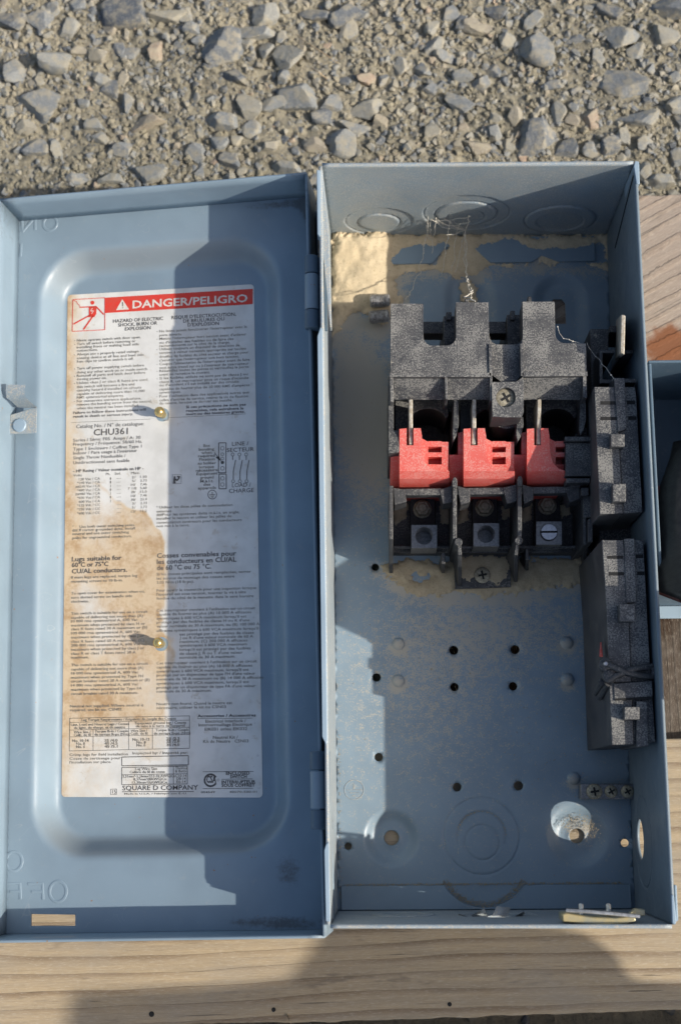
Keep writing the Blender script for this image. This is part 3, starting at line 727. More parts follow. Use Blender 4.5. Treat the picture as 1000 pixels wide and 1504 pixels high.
# terminal diagram
big.line([(321.5, 650.5), (332.2, 650.3), (332, 694.3), (321, 694.5), (321.5, 650)], 1.1)
big.line([(322, 696.4), (332.5, 696.2), (332.5, 717.8), (322, 718), (322, 696)], 1.1)
for v, r in ((658.3, 2.7), (667.2, 2.1), (673.4, 2.1), (687.9, 2.7), (702.5, 2.7), (711.7, 2.7)): big.ring(326.9, v, r, .6, n=14)
big.disc(326.9, 679.2, 2.4); big.line([(315.5, 664.5), (322, 675)], .8); big.poly([(317, 672), (321.5, 669.5), (325.5, 678)])
for k in range(3):
    u = 341.9 + k * 9.9
    big.ring(u, 667.5, 2.2, .7, n=14); big.line([(u, 669.8), (u, 675.5)], 1.0)
    big.line([(u + 4.3, 675.6), (u + 1.0, 692), (u + 0.8, 704)], 1.1); big.ring(u + 0.7, 706.8, 2.2, .7, n=14)
big.ring(312, 726.4, 6.4, .9); big.line([(307.5, 726.8), (316.5, 726.4)], .8); big.line([(312, 726.5), (312, 722.5)], .8); big.line([(309.4, 728.8), (314.6, 728.6)], .7); big.line([(310.6, 730.6), (313.4, 730.5)], .7)
big.line([(253.5, 697.3), (266.4, 696.9), (266.4, 710.2), (253.5, 710.2), (253.5, 697)], .4)
big.disc(256.8, 701, 1.6); big.poly([(255, 702.5), (258.6, 702.5), (260, 704), (263, 701.5), (264.5, 702.5), (261, 706.5), (258, 706), (258.4, 710), (254.8, 710)]); big.poly([(260, 698.8), (265, 699.5), (264.6, 702), (261, 701.5)])
big.line([(105, 620.6), (221, 615.6)], .4); big.line([(247, 613.6), (361, 607.8)], .4)
big.line([(246.5, 606), (247.5, 606), (247.5, 617), (240, 617.5)], .8)
# frames of the tables
Q7 = lambda x, y: (90 + x / 5, 1030 + y / 5)
def tl(pts, wd=.45): big.line([Q7(*p) for p in pts], wd)
tl([(66, 125), (943, 107), (943, 345), (62, 365), (66, 123)], .6); tl([(66, 156), (943, 138)]); tl([(66, 212), (943, 191)]); tl([(66, 262), (943, 244)])
tl([(237, 208), (237, 362)]); tl([(498, 148), (498, 355)]); tl([(672, 198), (672, 352)])
tl([(447, 410), (935, 399), (935, 467), (447, 474), (447, 408)], 1.0); tl([(447, 487), (927, 476), (927, 607), (447, 613), (447, 485)], .8); tl([(447, 540), (927, 532)], .6); tl([(825, 478), (825, 608)], .7)
tl([(365, 646), (408, 644), (408, 684), (365, 686), (365, 644)], .5)
big.text('15', 165.5, 1165.6, 170.5, 5)
big.build('black_print', 'ink')
sm = Ink()
def rows(lst, u0, cap=3.75):
    for tx, v, u1 in lst:
        if tx.startswith('•'):
            sm.disc(u0 - 3.4, v - 1.2, 0.55, 8); tx = tx[2:]
        sm.text(tx, u0, v, u1, cap, 0.006)
rows([('• Never operate switch with door open.', 501.7, 208.5), ('• Turn off switch before removing or', 507, 201), ('installing fuses or making load side', 511.8, 206), ('connections.', 516.7, 145), ('• Always use a properly rated voltage', 522.3, 205.5),
 ('sensing device at all line and load side', 527.7, 213), ('fuse clips to confirm switch is off.', 532.8, 197.7), ('• Turn off power supplying switch before', 543, 213), ('doing any other work on or inside switch.', 548.7, 219),
 ('• Reinstall all parts and latch door before', 553.8, 214.8), ('turning power on.', 558.7, 157.8), ('• Unless class J or class R fuses are used,', 564.3, 219.3), ('this switch will become a fire and', 570, 198.7), ('casualty hazard if installed on circuits', 575.2, 209),
 ('capable of delivering more than 10,000', 580.5, 213.7), ('RMS symmetrical amperes.', 585.7, 183), ('• For nonservice entrance applications,', 591, 208.5), ('remove the bonding screw from the neutral,', 596, 224), ('when the neutral has been installed.', 601.5, 205)], 113.5)
rows([("• Ne faites jamais fonctionner l'interrupteur avec la", 488.3, 362.5), ('porte ouverte.', 494, 267.6), ("• Mettez l'interrupteur hors tension avant d'enlever", 499.4, 361.4), ("ou d'installer des fusibles ou de faire des", 505, 343), ('raccordements sur le côté de la charge.', 509.8, 338),
 ('• Utilisez toujours un dispositif de détection de', 514.7, 351.8), ('tension à valeur nominale appropriée sur toutes', 520, 360.8), ('douilles de fusibles du côté secteur et charge pour', 525.7, 364.5), ("s'assurer que l'interrupteur soit hors tension.", 531, 351),
 ("• Coupez l'alimentation de l'interrupteur avant de faire", 536.5, 366), ("tout autre travail sur ou à l'intérieur de interrupteur", 542, 364.5), ('• Réinstallez toutes les pièces et verrouillez la porte', 546.7, 364.5), ('avant de remettre le courant.', 552, 308.4),
 ('• Si les fusibles utilisés ne sont pas de classe J ou', 557.4, 362.8), ("classe R, cet interrupteur pose un risque d'incendie", 562.8, 364), ("ou d'accident s'il est installé sur des circuits", 567.6, 350), ("capables de fournir plus de 10 000 RMS d'ampères", 573.5, 365.5), ('symétriques.', 578.4, 266),
 ("• Pour l'utilisation dans des applications autres que", 584, 364.5), ("celles d'entrée de service, retirer la vis de fixation", 589.5, 363), ('du neutre, lorsque ce dernier est installé.', 594.3, 340.4)], 234.5)
for k, (v0, row) in enumerate(zip((705, 741, 778, 814, 850, 887, 925, 962, 1000, 1040), (('120 Vac / CA', '1', '2', '1,50'), ('*240 Vac / CA', '1', '5', '3,73'), ('##240 Vac / CA', '3', '10', '7,46'), ('*480 Vac / CA', '1', '7 1/2', '5,60'), ('##480 Vac / CA', '3', '20', '15,0'), ('*600 Vac / CA', '1', '10', '7,46'), ('600 Vac / CA', '3', '30', '22,4'), ('*125 Vdc / CC', '', '3', '2,23'), ('*250 Vdc / CC', '', '5', '3,73'), ('*600 Vdc / CC', '', '15', '11,2')))):
    v = 600 + v0 / 6.667; n = len(row[0]); u0 = 147 - n * 2.55
    sm.text(row[0], u0, v, 147.5, 3.6)
    if row[1]: sm.text(row[1], 162, v - 1.2, 163.6, 3.4)
    sm.text('---', 172, v - 1.8, 178, 3.4); wdt = len(row[2]) * 2.6
    sm.text(row[2], 196 - wdt * .6, v - 3.0, 196 + wdt * .4, 3.4); sm.text('/', 198, v - 3.2, 199.6, 3.6); sm.text(row[3], 206.5, v - 3.6, 216, 3.5)
rows([('Volts', 700, 120.8)], 108, 3.5); sm.text('Ph.', 156, 698, 162.5, 3.5); sm.text('Std.', 169, 697.4, 178, 3.5); sm.text('Max.', 193, 696.5, 205.5, 3.5)
rows([('Use both outer switching poles.', 775.5, 198)], 117.5); rows([('*', 775.5, 108.6)], 107.2); rows([('## If corner grounded delta, install', 780.8, 197.7), ('neutral and use outer switching', 786, 189), ('poles for ungrounded conductors.', 792, 193)], 107)
rows([('If main lugs are replaced, torque lug', 850, 200.6), ('mounting screws to 18 lb-in.', 856, 179.5), ('To open cover for examination when on,', 873.4, 211), ('turn slotted screw on handle side', 879.5, 193), ('clockwise.', 885.5, 131),
 ('This switch is suitable for use on a circuit', 903, 214.8), ('capable of delivering not more than (A)', 909, 208), ('10 000 rms symmetrical A, 600 Vac', 914.4, 200.6), ('maximum when protected by class H or', 920.4, 211), ('class K fuses rated 30 A maximum or (B)', 926, 214), ('100 000 rms symmetrical A, 600 Vac', 932, 204),
 ('maximum when protected by class J or', 938, 209.6), ('class R fuses rated 60 A maximum. (C)', 944.3, 209.6), ('200 000 rms symmetrical A, 600 Vac', 950, 203.7), ('maximum when protected by class J or', 956, 209.6), ('class R or class T fuses rated 30 A', 962, 197.5), ('maximum.', 967.6, 130.6),
 ('This switch is suitable for use on a circuit', 978.8, 214.8), ('capable of delivering not more than (A)', 985, 208), ('18 000 rms symmetrical A, 600 Vac', 991, 200.6), ('maximum when protected by Type FH', 997, 207.5), ('circuit breaker rated 30 A maximum or (B)', 1002.7, 216.7), ('14 000 rms symmetrical A, 600 Vac', 1008.7, 200.6), ('maximum when protected by Type FA', 1014.8, 205.5), ('circuit breaker rated 30 A maximum.', 1021, 200)], 105)
rows([('Neutral not supplied. Where neutral is', 1039.3, 207.5), ('required, use kit no. CSN03.', 1045, 178)], 103.5)
rows([('Si les cosses principales sont remplacées, serrer', 845.3, 363.9), ('les écrous de montage des cosses entre', 851.5, 340.5), ('2,03 N•m (18 lb-po).', 857.4, 283.6), ('Pour ouvrir le couvercle pour une inspection lorsque', 869.2, 370.8), ("l'appareil est sous tension, tourner la vis à tête", 874.9, 356.6), ('fendue du côté de la manette dans le sens horaire', 880.9, 367),
 ("Cet interrupteur convient à l'utilisation sur un circuit", 898.6, 369), ('capable de fournir au plus (A) 10 000 A efficaces', 904.3, 363.5), ("symétriques à 600 VCA maximum lorsqu'il est", 910.3, 356.6), ("protégé par des fusibles de classe H ou K d'une", 915.9, 361), ('valeur nominale de 30 A maximum, ou (B) 100 000 A', 921.9, 374.8), ("efficaces symétriques à 600 VCA maximum lorsqu'il", 928.3, 373)], 230.4)
rows([('est protégé par des fusibles de classe', 933.5, 368), ("J ou R d'une valeur nominale de 60 A", 938.9, 367), ('maximum. (C) 200 000 A efficaces', 944.4, 358.9), ('symétriques à 600 VCA maximum', 950, 358), ("lorsqu'il est protégé par des fusibles", 956, 363.5), ("de classe J, R ou T d'une valeur", 962, 352.3), ('nominale de 30 A maximum.', 967.7, 342)], 264)
rows([("Cet interrupteur convient à l'utilisation sur un circuit", 976, 370.4), ('capable de fournir au plus (A) 18 000 A efficaces', 982, 363.9), ("symétriques à 600 VCA maximum, lorsqu'il est", 988, 359), ("protégé par un disjoncteur de type FH d'une valeur", 993.7, 368), ('nominale de 30 A maximum ou (B) 14 000 A efficaces', 999.7, 379), ("symétriques à 600 VCA maximum, lorsqu'il est", 1005.8, 359), ("protégé par un disjoncteur de type FA d'une valeur", 1011.8, 368), ('nominale de 30 A maximum.', 1017.5, 307.3), ('Neutre non fourni. Quand le neutre est', 1036, 335.5), ('nécessaire, utiliser le kit no CSN03', 1041.6, 326.9)], 230.4)
rows([('Utiliser les deux pôles de commutation', 747, 339)], 234.5); rows([('*', 747, 232)], 230.5)
rows([('externes.', 753, 252.8), ('##Pour les systèmes delta m.à.l.t. en angle,', 758, 348.7), ('installer le neutre et utiliser les pôles de', 763.5, 337.3), ('commutation extérieurs pour les conducteurs', 769.5, 351.8), ('non mis à la terre.', 774.6, 277.8)], 230.4)
for tx, a, b, y in (('Box', 465, 522, 332), ('bonding', 425, 555, 365), ('when', 448, 535, 393), ('required', 420, 560, 422), ('Fixation', 428, 560, 452), ('au boîtier', 415, 570, 485), ('lorsque', 428, 553, 517), ('nécessaire', 400, 585, 547), ('Equipment', 405, 583, 577), ('ground', 437, 550, 608), ('M.à.l.t.', 437, 550, 640), ('des', 465, 523, 668), ('appareils', 418, 570, 700)):
    sm.text(tx, 220 + a / 5.882, 600 + y / 5.882, 220 + b / 5.882, 3.9, 0.015)
for tx, a, b, y, c_ in (('Electrical Interlock /', 455, 765, 175, 4), ('Interverrouillage Electrique', 400, 810, 205, 4), ('EIK031 or/ou EIK032', 450, 775, 240, 4), ('Neutral Kit /', 517, 708, 307, 4), ('Kit de Neutre   CSN03', 437, 783, 340, 4), ('004549', 418, 525, 750, 2.6), ('40070-500-01', 650, 858, 748, 2.6)):
    sm.text(tx, 220 + a / 5.556, 1030 + y / 5.556, 220 + b / 5.556, c_, 0.01)
for tx, a, b, y in (('Lug Torque Requirements / Exigences de couple des Cosses', 153, 815, 146), ('Line, Load and Neutral Lugs / Cosses', 75, 485, 181), ('de ligne, de charge, et de neutre', 97, 458, 204), ('Equipment ground lug / Cosses', 545, 900, 170), ("de mise à la terre de l'appareil", 550, 893, 192), ('Wire Size /', 95, 215, 236), ('Calib. de fil', 95, 215, 257), ('Torque lb-in / Couple', 250, 485, 230), ('de serrage lb-po (N•m)', 248, 495, 253), ('Wire Size /', 512, 628, 226), ('Calib. de fil', 512, 630, 247), ('Torque lb-in / Couple', 695, 925, 221), ('de serrage lb-po (N•m)', 683, 937, 245),
  ('No. 10-14', 83, 200, 299), ('No. 8', 112, 175, 321), ('No. 6', 112, 175, 343), ('35 /4.0', 320, 413, 297), ('40 /4.5', 320, 413, 319), ('45 /5.1', 320, 413, 341), ('No. 10-12', 525, 645, 290), ('No. 8', 555, 620, 311), ('No. 6', 555, 618, 332), ('25 /2.3', 775, 865, 284), ('25 /2.8', 775, 865, 304), ('35 /4.0', 775, 865, 329),
  ('Crimp lugs for field installation', 63, 475, 402), ('Inspected by: / Inspecté par:', 525, 910, 390), ('Cosse de sertissage pour', 63, 425, 430), ("l'installation sur place.", 63, 358, 457), ('Lug Wire Size', 545, 700, 506), ('Calibre du fil de cosse', 505, 750, 529), ('Thomas', 838, 922, 500), ('& Betts', 838, 915, 522), ('3,31mm²-5,26mm²(12-10 AWG)Cu', 452, 818, 561), ('8,37mm²(8AWG)Cu', 533, 762, 582), ('13,30mm²(6AWG)Cu', 523, 765, 606), ('C10-14', 840, 915, 556), ('D8-14', 848, 912, 577), ('E6-14', 848, 912, 600), ("Made in U.S.A. / Fabriqué aux É.-U.", 465, 900, 686)):
    big_ = tx[:2] in ('No', '35', '40', '45', '25')
    sm.text(tx, 90 + a / 5, 1030 + y / 5, 90 + b / 5, 3.4 if y < 690 and not tx.startswith('Made') else 2.2, 0.03 if big_ else 0.012)
sm.build('small_print', 'ink_small')
bpy.data.objects.remove(fo_)
# ================================================================== SWITCH MECHANISM
BP, BC, RP = 'black_plastic', 'black_plastic_clean', 'red_plastic'
def arcpx(cu, cv, r, a0, a1, n=8, rv=None):
    rv = rv or r
    return [(cu + r * math.cos(math.radians(a0 + (a1 - a0) * k / n)), cv - rv * math.sin(math.radians(a0 + (a1 - a0) * k / n))) for k in range(n + 1)]
def ring_block(mb, poly_l, poly_r, cu, cv, r, z, zb):
    """block with a round hole, in two butted halves; poly_l / poly_r run from the top of the hole round to its bottom"""
    L_ = poly_l + arcpx(cu, cv, r, 270, 90, 12); R_ = poly_r + arcpx(cu, cv, r, 90, 270 - 360, 12)[::-1]
    mb.pp(L_, z, zb); mb.pp(R_, z, zb)
def screw(parent, u, v, z, r, kind='cross', mat='dusty_zinc', name='screw', h=1.2, sink=6, rot=0.3):
    c = P(u, v, z)
    o = MB().lathe(c, [(r * .55, -sink), (r * .55, -0.3), (r, 0), (r, h * .55), (r * .82, h * .9), (r * .4, h * 1.05)], 24).build(name, mat, parent, angle=50)
    mb = MB(); zt = c.z + h * 1.07
    if kind == 'cross':
        for a in (rot, rot + PI / 2):
            d = Vector((math.cos(a), math.sin(a))) * r * .55; n_ = Vector((-d.y, d.x)) * .24; cc = c.xy
            mb.prism([tuple(cc - d - n_), tuple(cc + d - n_), tuple(cc + d + n_), tuple(cc - d + n_)], zt - 0.5, zt + 0.06 + (0.02 if a == rot else 0))
    else:
        d = Vector((math.cos(rot), math.sin(rot))) * r * .97; n_ = Vector((-d.y, d.x)) * .15; cc = c.xy
        mb.prism([tuple(cc - d - n_), tuple(cc + d - n_), tuple(cc + d + n_), tuple(cc - d + n_)], zt - 0.9, zt + 0.05)
    mb.build('drive_slot_shade', 'hole_dark', o)  # dark inlay on the head; its colour stands in for shade in the recess
    return o
# ---- base
base = MB()
base.bx(577, 520, 858, 700, -90, -98.3)
base.bx(577, 700, 852, 812, -88, -98.3)
base.hexa([P(577, 806, -78), P(850, 806, -78), P(850, 801, -78), P(577, 801, -78)], [P(577, 806, -98.3), P(850, 806, -98.3), P(850, 801, -98.3), P(577, 801, -98.3)])
base.bx(577, 590, 858, 606, -62, -97)
mbase = base.build('switch_base', BC, root, 0.5)
# upper crossbar and posts seen between the teeth
mb = MB(); mb.bx(600, 472, 790, 490, -48, -60); mb.bx(651, 464, 668, 512, -42, -95); mb.bx(744, 462, 765, 512, -42, -95)
mb.bx(655, 458, 663, 470, -40, -60); mb.bx(749, 456, 756, 470, -40, -60)
mb.bx(682, 438, 688, 452, -30, -50); mb.bx(774.5, 435, 780, 450, -30, -50)
mb.build('line_terminal_bar', BC, root, 0.5)
# ---- shield
sh = MB(); ZS = -20.0
left = [(573.5, 549), (573.5, 446), (621.5, 446), (621.5, 494)] + arcpx(635, 494, 13.5, 180, 270, 6) + arcpx(656, 494, 13.5, 270, 360, 6) + [(669.5, 444), (717, 444), (718, 494), (719.5, 506), (720, 549)]
sh.pp(left, ZS, ZS - 17)
right = [(766, 549), (765.5, 506), (767.5, 494), (767, 443), (814, 443), (815, 488)] + arcpx(829, 490, 14, 180, 270, 6) + [(860, 504.5), (861, 549)]
sh.pp(right, ZS, ZS - 17)
sh.pp([(719, 494)] + arcpx(731, 494, 12, 180, 270, 5) + arcpx(755, 494, 12, 270, 360, 5) + [(766, 507), (766, 549), (757, 561), (736, 561), (720, 549), (719, 505)], ZS - 5.5, ZS - 16.7)
for pts in ([(717.5, 505), (721.5, 505), (722.5, 552), (718.5, 552)], [(763.5, 505), (767.5, 503), (768.5, 552), (764.5, 552)]): sh.pp(pts, ZS + 1.0, ZS - 8)
sh.pp([(572, 547.5), (721, 547.5), (721, 553.5), (572, 553.5)], ZS + 1.0, ZS - 10); sh.pp([(767, 547), (862, 546), (862.5, 552), (767, 553)], ZS + 1.0, ZS - 10)
sh.build('arc_shield', BP, root, 0.35)
ap = MB()
def apron(ua, ub, v1=587.5):
    ap.hexa([P(ua, 552, ZS - 1), P(ub, 552, ZS - 1), P(ub, v1, -33), P(ua, v1, -33)][::-1], [P(ua, 552, ZS - 1) + Vector((0, 1, -22)), P(ub, 552, ZS - 1) + Vector((0, 1, -22)), P(ub, v1, -33) + Vector((0, 2.5, -6)), P(ua, v1, -33) + Vector((0, 2.5, -6))][::-1])
apron(574, 655); apron(655, 722); apron(767, 858)
def rib(u0, u1, v1=590, ze=-30):
    a = [P(u0, 552, ZS + 0.4), P(u1, 552, ZS + 0.4), P(u1 + 1, v1, ze), P(u0 + 1, v1, ze)]
    ap.hexa(a[::-1], [Vector((p.x, p.y, -46)) for p in a][::-1])
rib(572, 577, 590, -25); rib(652.5, 656.5, 586, -24); rib(718.5, 722.5, 588, -23); rib(855, 861, 584, -20.5)
ap.build('shield_apron', BP, root, 0.3)
# boss with the countersunk screw
bs = MB()
ring_block(bs, [(742, 561), (722, 561), (723, 613), (742, 613)], [(742, 613), (768, 613), (769, 552), (757, 561), (742, 561)][::-1], 742.5, 584, 14.5, ZS - 0.5, ZS - 12) if False else None
cu, cv, rr = 742.5, 583.5, 14.5
bs.pp([(742.5, 561), (722, 561), (723, 612), (742.5, 613)] + arcpx(cu, cv, rr, 270, 90, 14), ZS - 0.5, ZS - 22)
bs.pp([(742.5, 613), (765, 613), (768.5, 606), (768.5, 553), (757, 561), (742.5, 561)] + arcpx(cu, cv, rr, 90, -90, 14), ZS - 0.5, ZS - 22)
bs.pp(arcpx(cu, cv, rr + 1, 0, 350, 20), ZS - 9, ZS - 20)
bs.pp([(722, 606), (767, 606), (766, 618), (756, 627), (742, 630), (730, 626), (723, 617)], ZS - 20, ZS - 45)
bs.build('screw_boss', BP, root)
screw(root, 742, 585, ZS - 4.0, 5.3, 'cross', 'dusty_zinc', 'shield_screw', 1.4, 5, 0.5)
# leaves and pillars under the shield
lf = MB()
def leaf(): 
    global lf
    lf.build('arc_barrier', BC, root, 0.4); lf = MB()
lf.pp([(570, 553), (576, 553), (578, 588), (578, 632), (586, 632), (586, 664), (570, 666)], -33, -97)
leaf()
for (a, b, top_, low) in ((660, 673, 586, 648), (753, 768, 612, 648), (846, 860, 586, 640)):
    lf.pp([(a + 6, top_), (b, top_), (b + .5, low - 24), (b - 3, low - 8), (b - 8, low), (a + 4, low - 10)], -34, -88); leaf()
lf.pp([(843, 640), (852, 628), (866, 628), (868, 642)], -44, -80)
lf.build('arc_barrier', BC, root, 0.4)
# inner arched wall, round mouths dark behind each blade
for u0, u1 in ((580, 658), (675, 752), (772, 846)):
    q = MB(); w_ = u1 - u0
    pts = [(u0, 588), (u1, 588), (u1, 612)] + arcpx(u0 + w_ * .62, 622, w_ * .36, 20, 160, 10, 22) + [(u0 + w_ * .2, 640), (u0, 640)]
    q.pp(pts, -50, -86).build('arc_chamber', BC, root, 0.4)
# ---- contact blades
for (ua, ub, uc, ud, z2) in ((600, 606, 600, 606, -60), (693.5, 699, 692, 699, -60), (788.5, 794.5, 787, 794, -60)):
    MB().hexa([P(uc, 653, -34), P(ud, 653, -34), P(ub, 586, -30), P(ua, 586, -30)], [P(uc, 653, -34) - Vector((0, 0, 14)), P(ud, 653, -34) - Vector((0, 0, 14)), P(ub, 586, -30) - Vector((0, 0, 20)), P(ua, 586, -30) - Vector((0, 0, 20))]).build('contact_blade', 'blade_metal', root, 0.5)
# ---- red rotor
def zr(v):
    for (v0, z0), (v1, z1) in zip(((600, -28.0), (630, -30.5), (692, -38.0), (703, -42.5), (717, -53.0)), ((630, -30.5), (692, -38.0), (703, -42.5), (717, -53.0), (760, -80.0))):
        if v <= v1: return z0 + (z1 - z0) * (v - v0) / (v1 - v0)
def rp_(mb, pts, dz=0.0, zb=-92):
    top_ = [P(u, v, zr(v) + dz) for u, v in pts]
    a = sum(top_[i].x * top_[(i + 1) % len(top_)].y - top_[(i + 1) % len(top_)].x * top_[i].y for i in range(len(top_)))
    if a < 0: top_ = top_[::-1]
    mb.hexa(top_, [Vector((p.x, p.y, zb)) for p in top_])
def rotor(o, full=True, ubot=73, right_dark=False):
    mb = MB(); X = lambda x: o + x
    rp_(mb, [(X(0), 630), (X(10.5), 629), (X(10.5), 654), (X(0), 654)]); rp_(mb, [(X(20.5), 629), (X(31), 629), (X(33), 640), (X(33), 654), (X(20.5), 654)])
    rp_(mb, [(X(10), 640), (X(21), 640), (X(21), 654), (X(10), 654)], -16)
    ctr = [(33, 654), (34.5, 668), (38, 680), (46, 688), (57, 691.5), (73, 692)]
    strips = [654, 668, 680, 688, 692]
    rp_(mb, [(X(0), 654), (X(33), 654), (X(34.5), 668), (X(0), 668)]); rp_(mb, [(X(0), 668), (X(34.5), 668), (X(38), 680), (X(0), 680)])
    rp_(mb, [(X(0), 680), (X(38), 680), (X(46), 688), (X(57), 692), (X(0), 692)]); rp_(mb, [(X(0), 692), (X(ubot), 692), (X(ubot), 703), (X(0), 703)]); rp_(mb, [(X(0), 703), (X(ubot), 703), (X(ubot), 716), (X(0), 717)])
    sd_ = -6.0; e = ubot - 1
    rp_(mb, [(X(33), 644), (X(42), 649), (X(42), 692), (X(33), 670)], sd_); rp_(mb, [(X(62), 649), (X(e), 649), (X(e), 693), (X(62), 693)], sd_)
    for va, vb in ((648, 656), (664.5, 671), (682, 693)): rp_(mb, [(X(42), va), (X(62), va), (X(62), vb), (X(42), vb)], sd_)
    rp_(mb, [(X(42), 656), (X(62), 656), (X(62), 682), (X(42), 682)], sd_ - 8)
    lx = -13 if o < 600 else -21
    rp_(mb, [(X(lx), 668), (X(0), 668), (X(0), 715), (X(lx), 714)], -6)
    rp_(mb, [(X(-8), 636), (X(0), 634), (X(0), 668), (X(-8), 668)], -7)
    return mb.build('rotor_segment', RP, root)
rotor(586.5); rotor(680.5, ubot=75); rotor(773.5, ubot=57)
# ---- load terminals
tb = MB()
def barrier(ua, ub, va, vb, ua2=None, ub2=None, z=-42, vlow=None):
    ua2 = ua if ua2 is None else ua2; ub2 = ub if ub2 is None else ub2
    t_ = [P(ua, va, z), P(ub, va, z), P(ub2, vb, z), P(ua2, vb, z)]
    lo = [Vector((p.x, p.y, -98)) for p in t_]; 
    if vlow:
        for i in (2, 3): lo[i] = P(ub2 if i == 2 else ua2, vlow, -98)
    tb.hexa(t_[::-1], lo[::-1])
barrier(571, 577, 713, 792, vlow=842); barrier(664.5, 670.5, 705, 792); barrier(759.5, 766, 703, 790); barrier(851, 857, 706, 780, 856, 862, vlow=838, z=-48)
barrier(671, 677, 795, 815, 672, 678, vlow=862); barrier(757.5, 763, 795, 815, 754.5, 760, vlow=855)
barrier(648, 653.5, 812, 828, z=-62, vlow=842); barrier(771, 776, 806, 822, z=-62, vlow=838)
for u, v in ((673, 796), (761.5, 794)): tb.pp(arcpx(u, v, 6, 0, 340, 12), -41, -97)
for u, v in ((667.5, 706), (763, 704)): tb.pp([(u - 3.5, v + 10), (u - 4, v), (u - 2, v - 5), (u + 2, v - 5), (u + 4, v), (u + 3.5, v + 10)], -40, -60)
for q in ([(577, 716), (594, 719), (597, 737), (579, 742)], [(645, 719), (664, 713), (664, 738), (650, 740)], [(671, 713), (690, 719), (690, 737), (676, 742)], [(738, 716), (759, 711), (759, 736), (744, 740)], [(766, 711), (783, 716), (783, 734), (769, 740)], [(829, 716), (851, 709), (851, 733), (836, 738)]):
    tb.pp(q, -45.5, -62)
tb.pp([(577, 718), (851, 714), (851, 724), (577, 728)], -46, -53)
tb.build('terminal_barrier', BP if False else BC, root, 0.35)
MB().pp([(666, 815), (750, 812), (750, 862), (668, 865)], -96.3, -98.6).build('mounting_tab', BC, root, 0.3)
screw(root, 708, 845, -95.8, 4.6, 'cross', 'dusty_zinc', 'mounting_screw', 1.6, 1, 0.2)
def lug(o, dv, screwed=False):
    root_l = MB()
    pl = [(602, 735), (609, 727), (634, 727), (639, 735), (639, 776), (602, 776)]
    pl = [(u + o, v + dv) for u, v in pl]
    plate_ = root_l.pp(pl, -83, -88).build('terminal_lug', 'lug_plate', root, 0.4)
    nut = MB(); nu, nv = 620 + o, 748 + dv
    c = P(nu, nv, -83)
    nut.lathe(c, [(5.3, 0.0), (5.3, 0.6), (4.9, 0.9)], 24); nut.lathe(c + Vector((0, 0, .9)), [(4.5, 0), (4.7, 0.4), (4.7, 2.2), (4.1, 2.9)], 6)
    nut.build('hex_nut', 'dusty_zinc', plate_, angle=40)
    MB().lathe(c, [(2.6, 0), (2.6, 4.2), (2.0, 4.9)], 20).build('terminal_stud', 'brass' if False else 'dusty_zinc', plate_)
    cb = MB(); x0_, x1_, y0_, y1_ = 604 + o, 641.5 + o, 771 + dv, 805 + dv; cu_, cv_, r_ = 622.5 + o, 787 + dv, 13.0
    cb.pp([(cu_, y0_), (x0_, y0_), (x0_, y1_), (cu_, y1_)] + arcpx(cu_, cv_, r_, 270, 90, 12), -70, -88)
    cb.pp([(cu_, y1_), (x1_, y1_), (x1_, y0_), (cu_, y0_)] + arcpx(cu_, cv_, r_, 90, -90, 12), -70, -88)
    cb.pp(arcpx(cu_, cv_, r_ + .5, 0, 345, 24), -84, -88)
    cube = cb.build('lug_body', 'lug_metal', plate_)
    if screwed:
        c = P(cu_, cv_, -72)
        s_ = MB().lathe(c, [(4.9, -8), (4.9, 1.2), (4.4, 1.7)], 28).build('clamp_screw', 'bright_alu', plate_)
        MB().box((c.x - 4.9, c.y - .55, c.z + 1.2), (c.x + 4.9, c.y + .55, c.z + 1.78)).build('drive_slot_shade', 'hole_dark', plate_)  # dark inlay painted as the shade of the screw slot
    else:
        c = P(cu_, cv_, -72); mb = MB()
        for k in range(7): mb.tube([(c.x + 4.95 * math.cos(a), c.y + 4.95 * math.sin(a), c.z - 1 - k * 1.3) for a in [2 * PI * j / 20 for j in range(21)]], 0.35, 5)
        mb.build('thread', 'lug_metal', plate_)
lug(0, 0); lug(91, -2.5); lug(183, -5, True)
# ---- right-hand block of the base
rb = MB()
rb.bx(830, 650, 868, 699, -36, -97); rb.bx(829, 641, 869, 647.5, -33, -97); rb.bx(831, 702, 866, 709, -37, -97); rb.bx(838, 709, 852, 716, -44, -97)
rb.bx(853, 716, 864, 728, -40, -97); rb.bx(856, 728, 868, 760, -44, -97); rb.bx(856, 760, 861, 800, -46, -97); rb.bx(863, 762, 870, 796, -42, -97)
rb.pp([(866, 483), (893, 483), (893, 520), (882, 520), (882, 575), (868, 575)], -48, -97)
rb.bx(895, 478, 920, 488, -52, -80)
rb.build('linkage_block', BC, root, 0.35)
# ---- actuator: upper and lower blocks with their cleats
ac = MB(); ZA = -12.0
ac.pp([(872, 568), (904, 568), (914.5, 754), (880.5, 755)], ZA, -97)
ac.pp([(904, 568), (932, 568), (934, 585), (943, 752), (914.5, 754)], ZA - 2.2, -96)
ac.pp([(901, 555), (917, 555), (919.5, 630), (907, 635)], ZA + 1.0, -60)
ac.bx(898, 556, 934, 562, ZA - 6, -40)
ac.build('actuator_block', BP, root, 0.35)
ac = MB()
ac.pp([(883, 793), (915, 793), (922, 887), (930, 1093), (898, 1094), (890, 890)], ZA, -97)
ac.pp([(915, 793), (944, 793), (953, 960), (962, 1090), (930, 1093), (922, 887)], ZA - 2.2, -96)
ac.pp([(916, 791), (931, 791), (934, 884), (919, 886)], ZA + 0.8, -60)
ac.pp([(900, 1004), (957, 1000), (958, 1024), (902, 1028)], ZA + 0.7, -60)
ac.pp([(934, 1030), (950, 1030), (952, 1096), (934, 1097)], ZA + 0.6, -60)
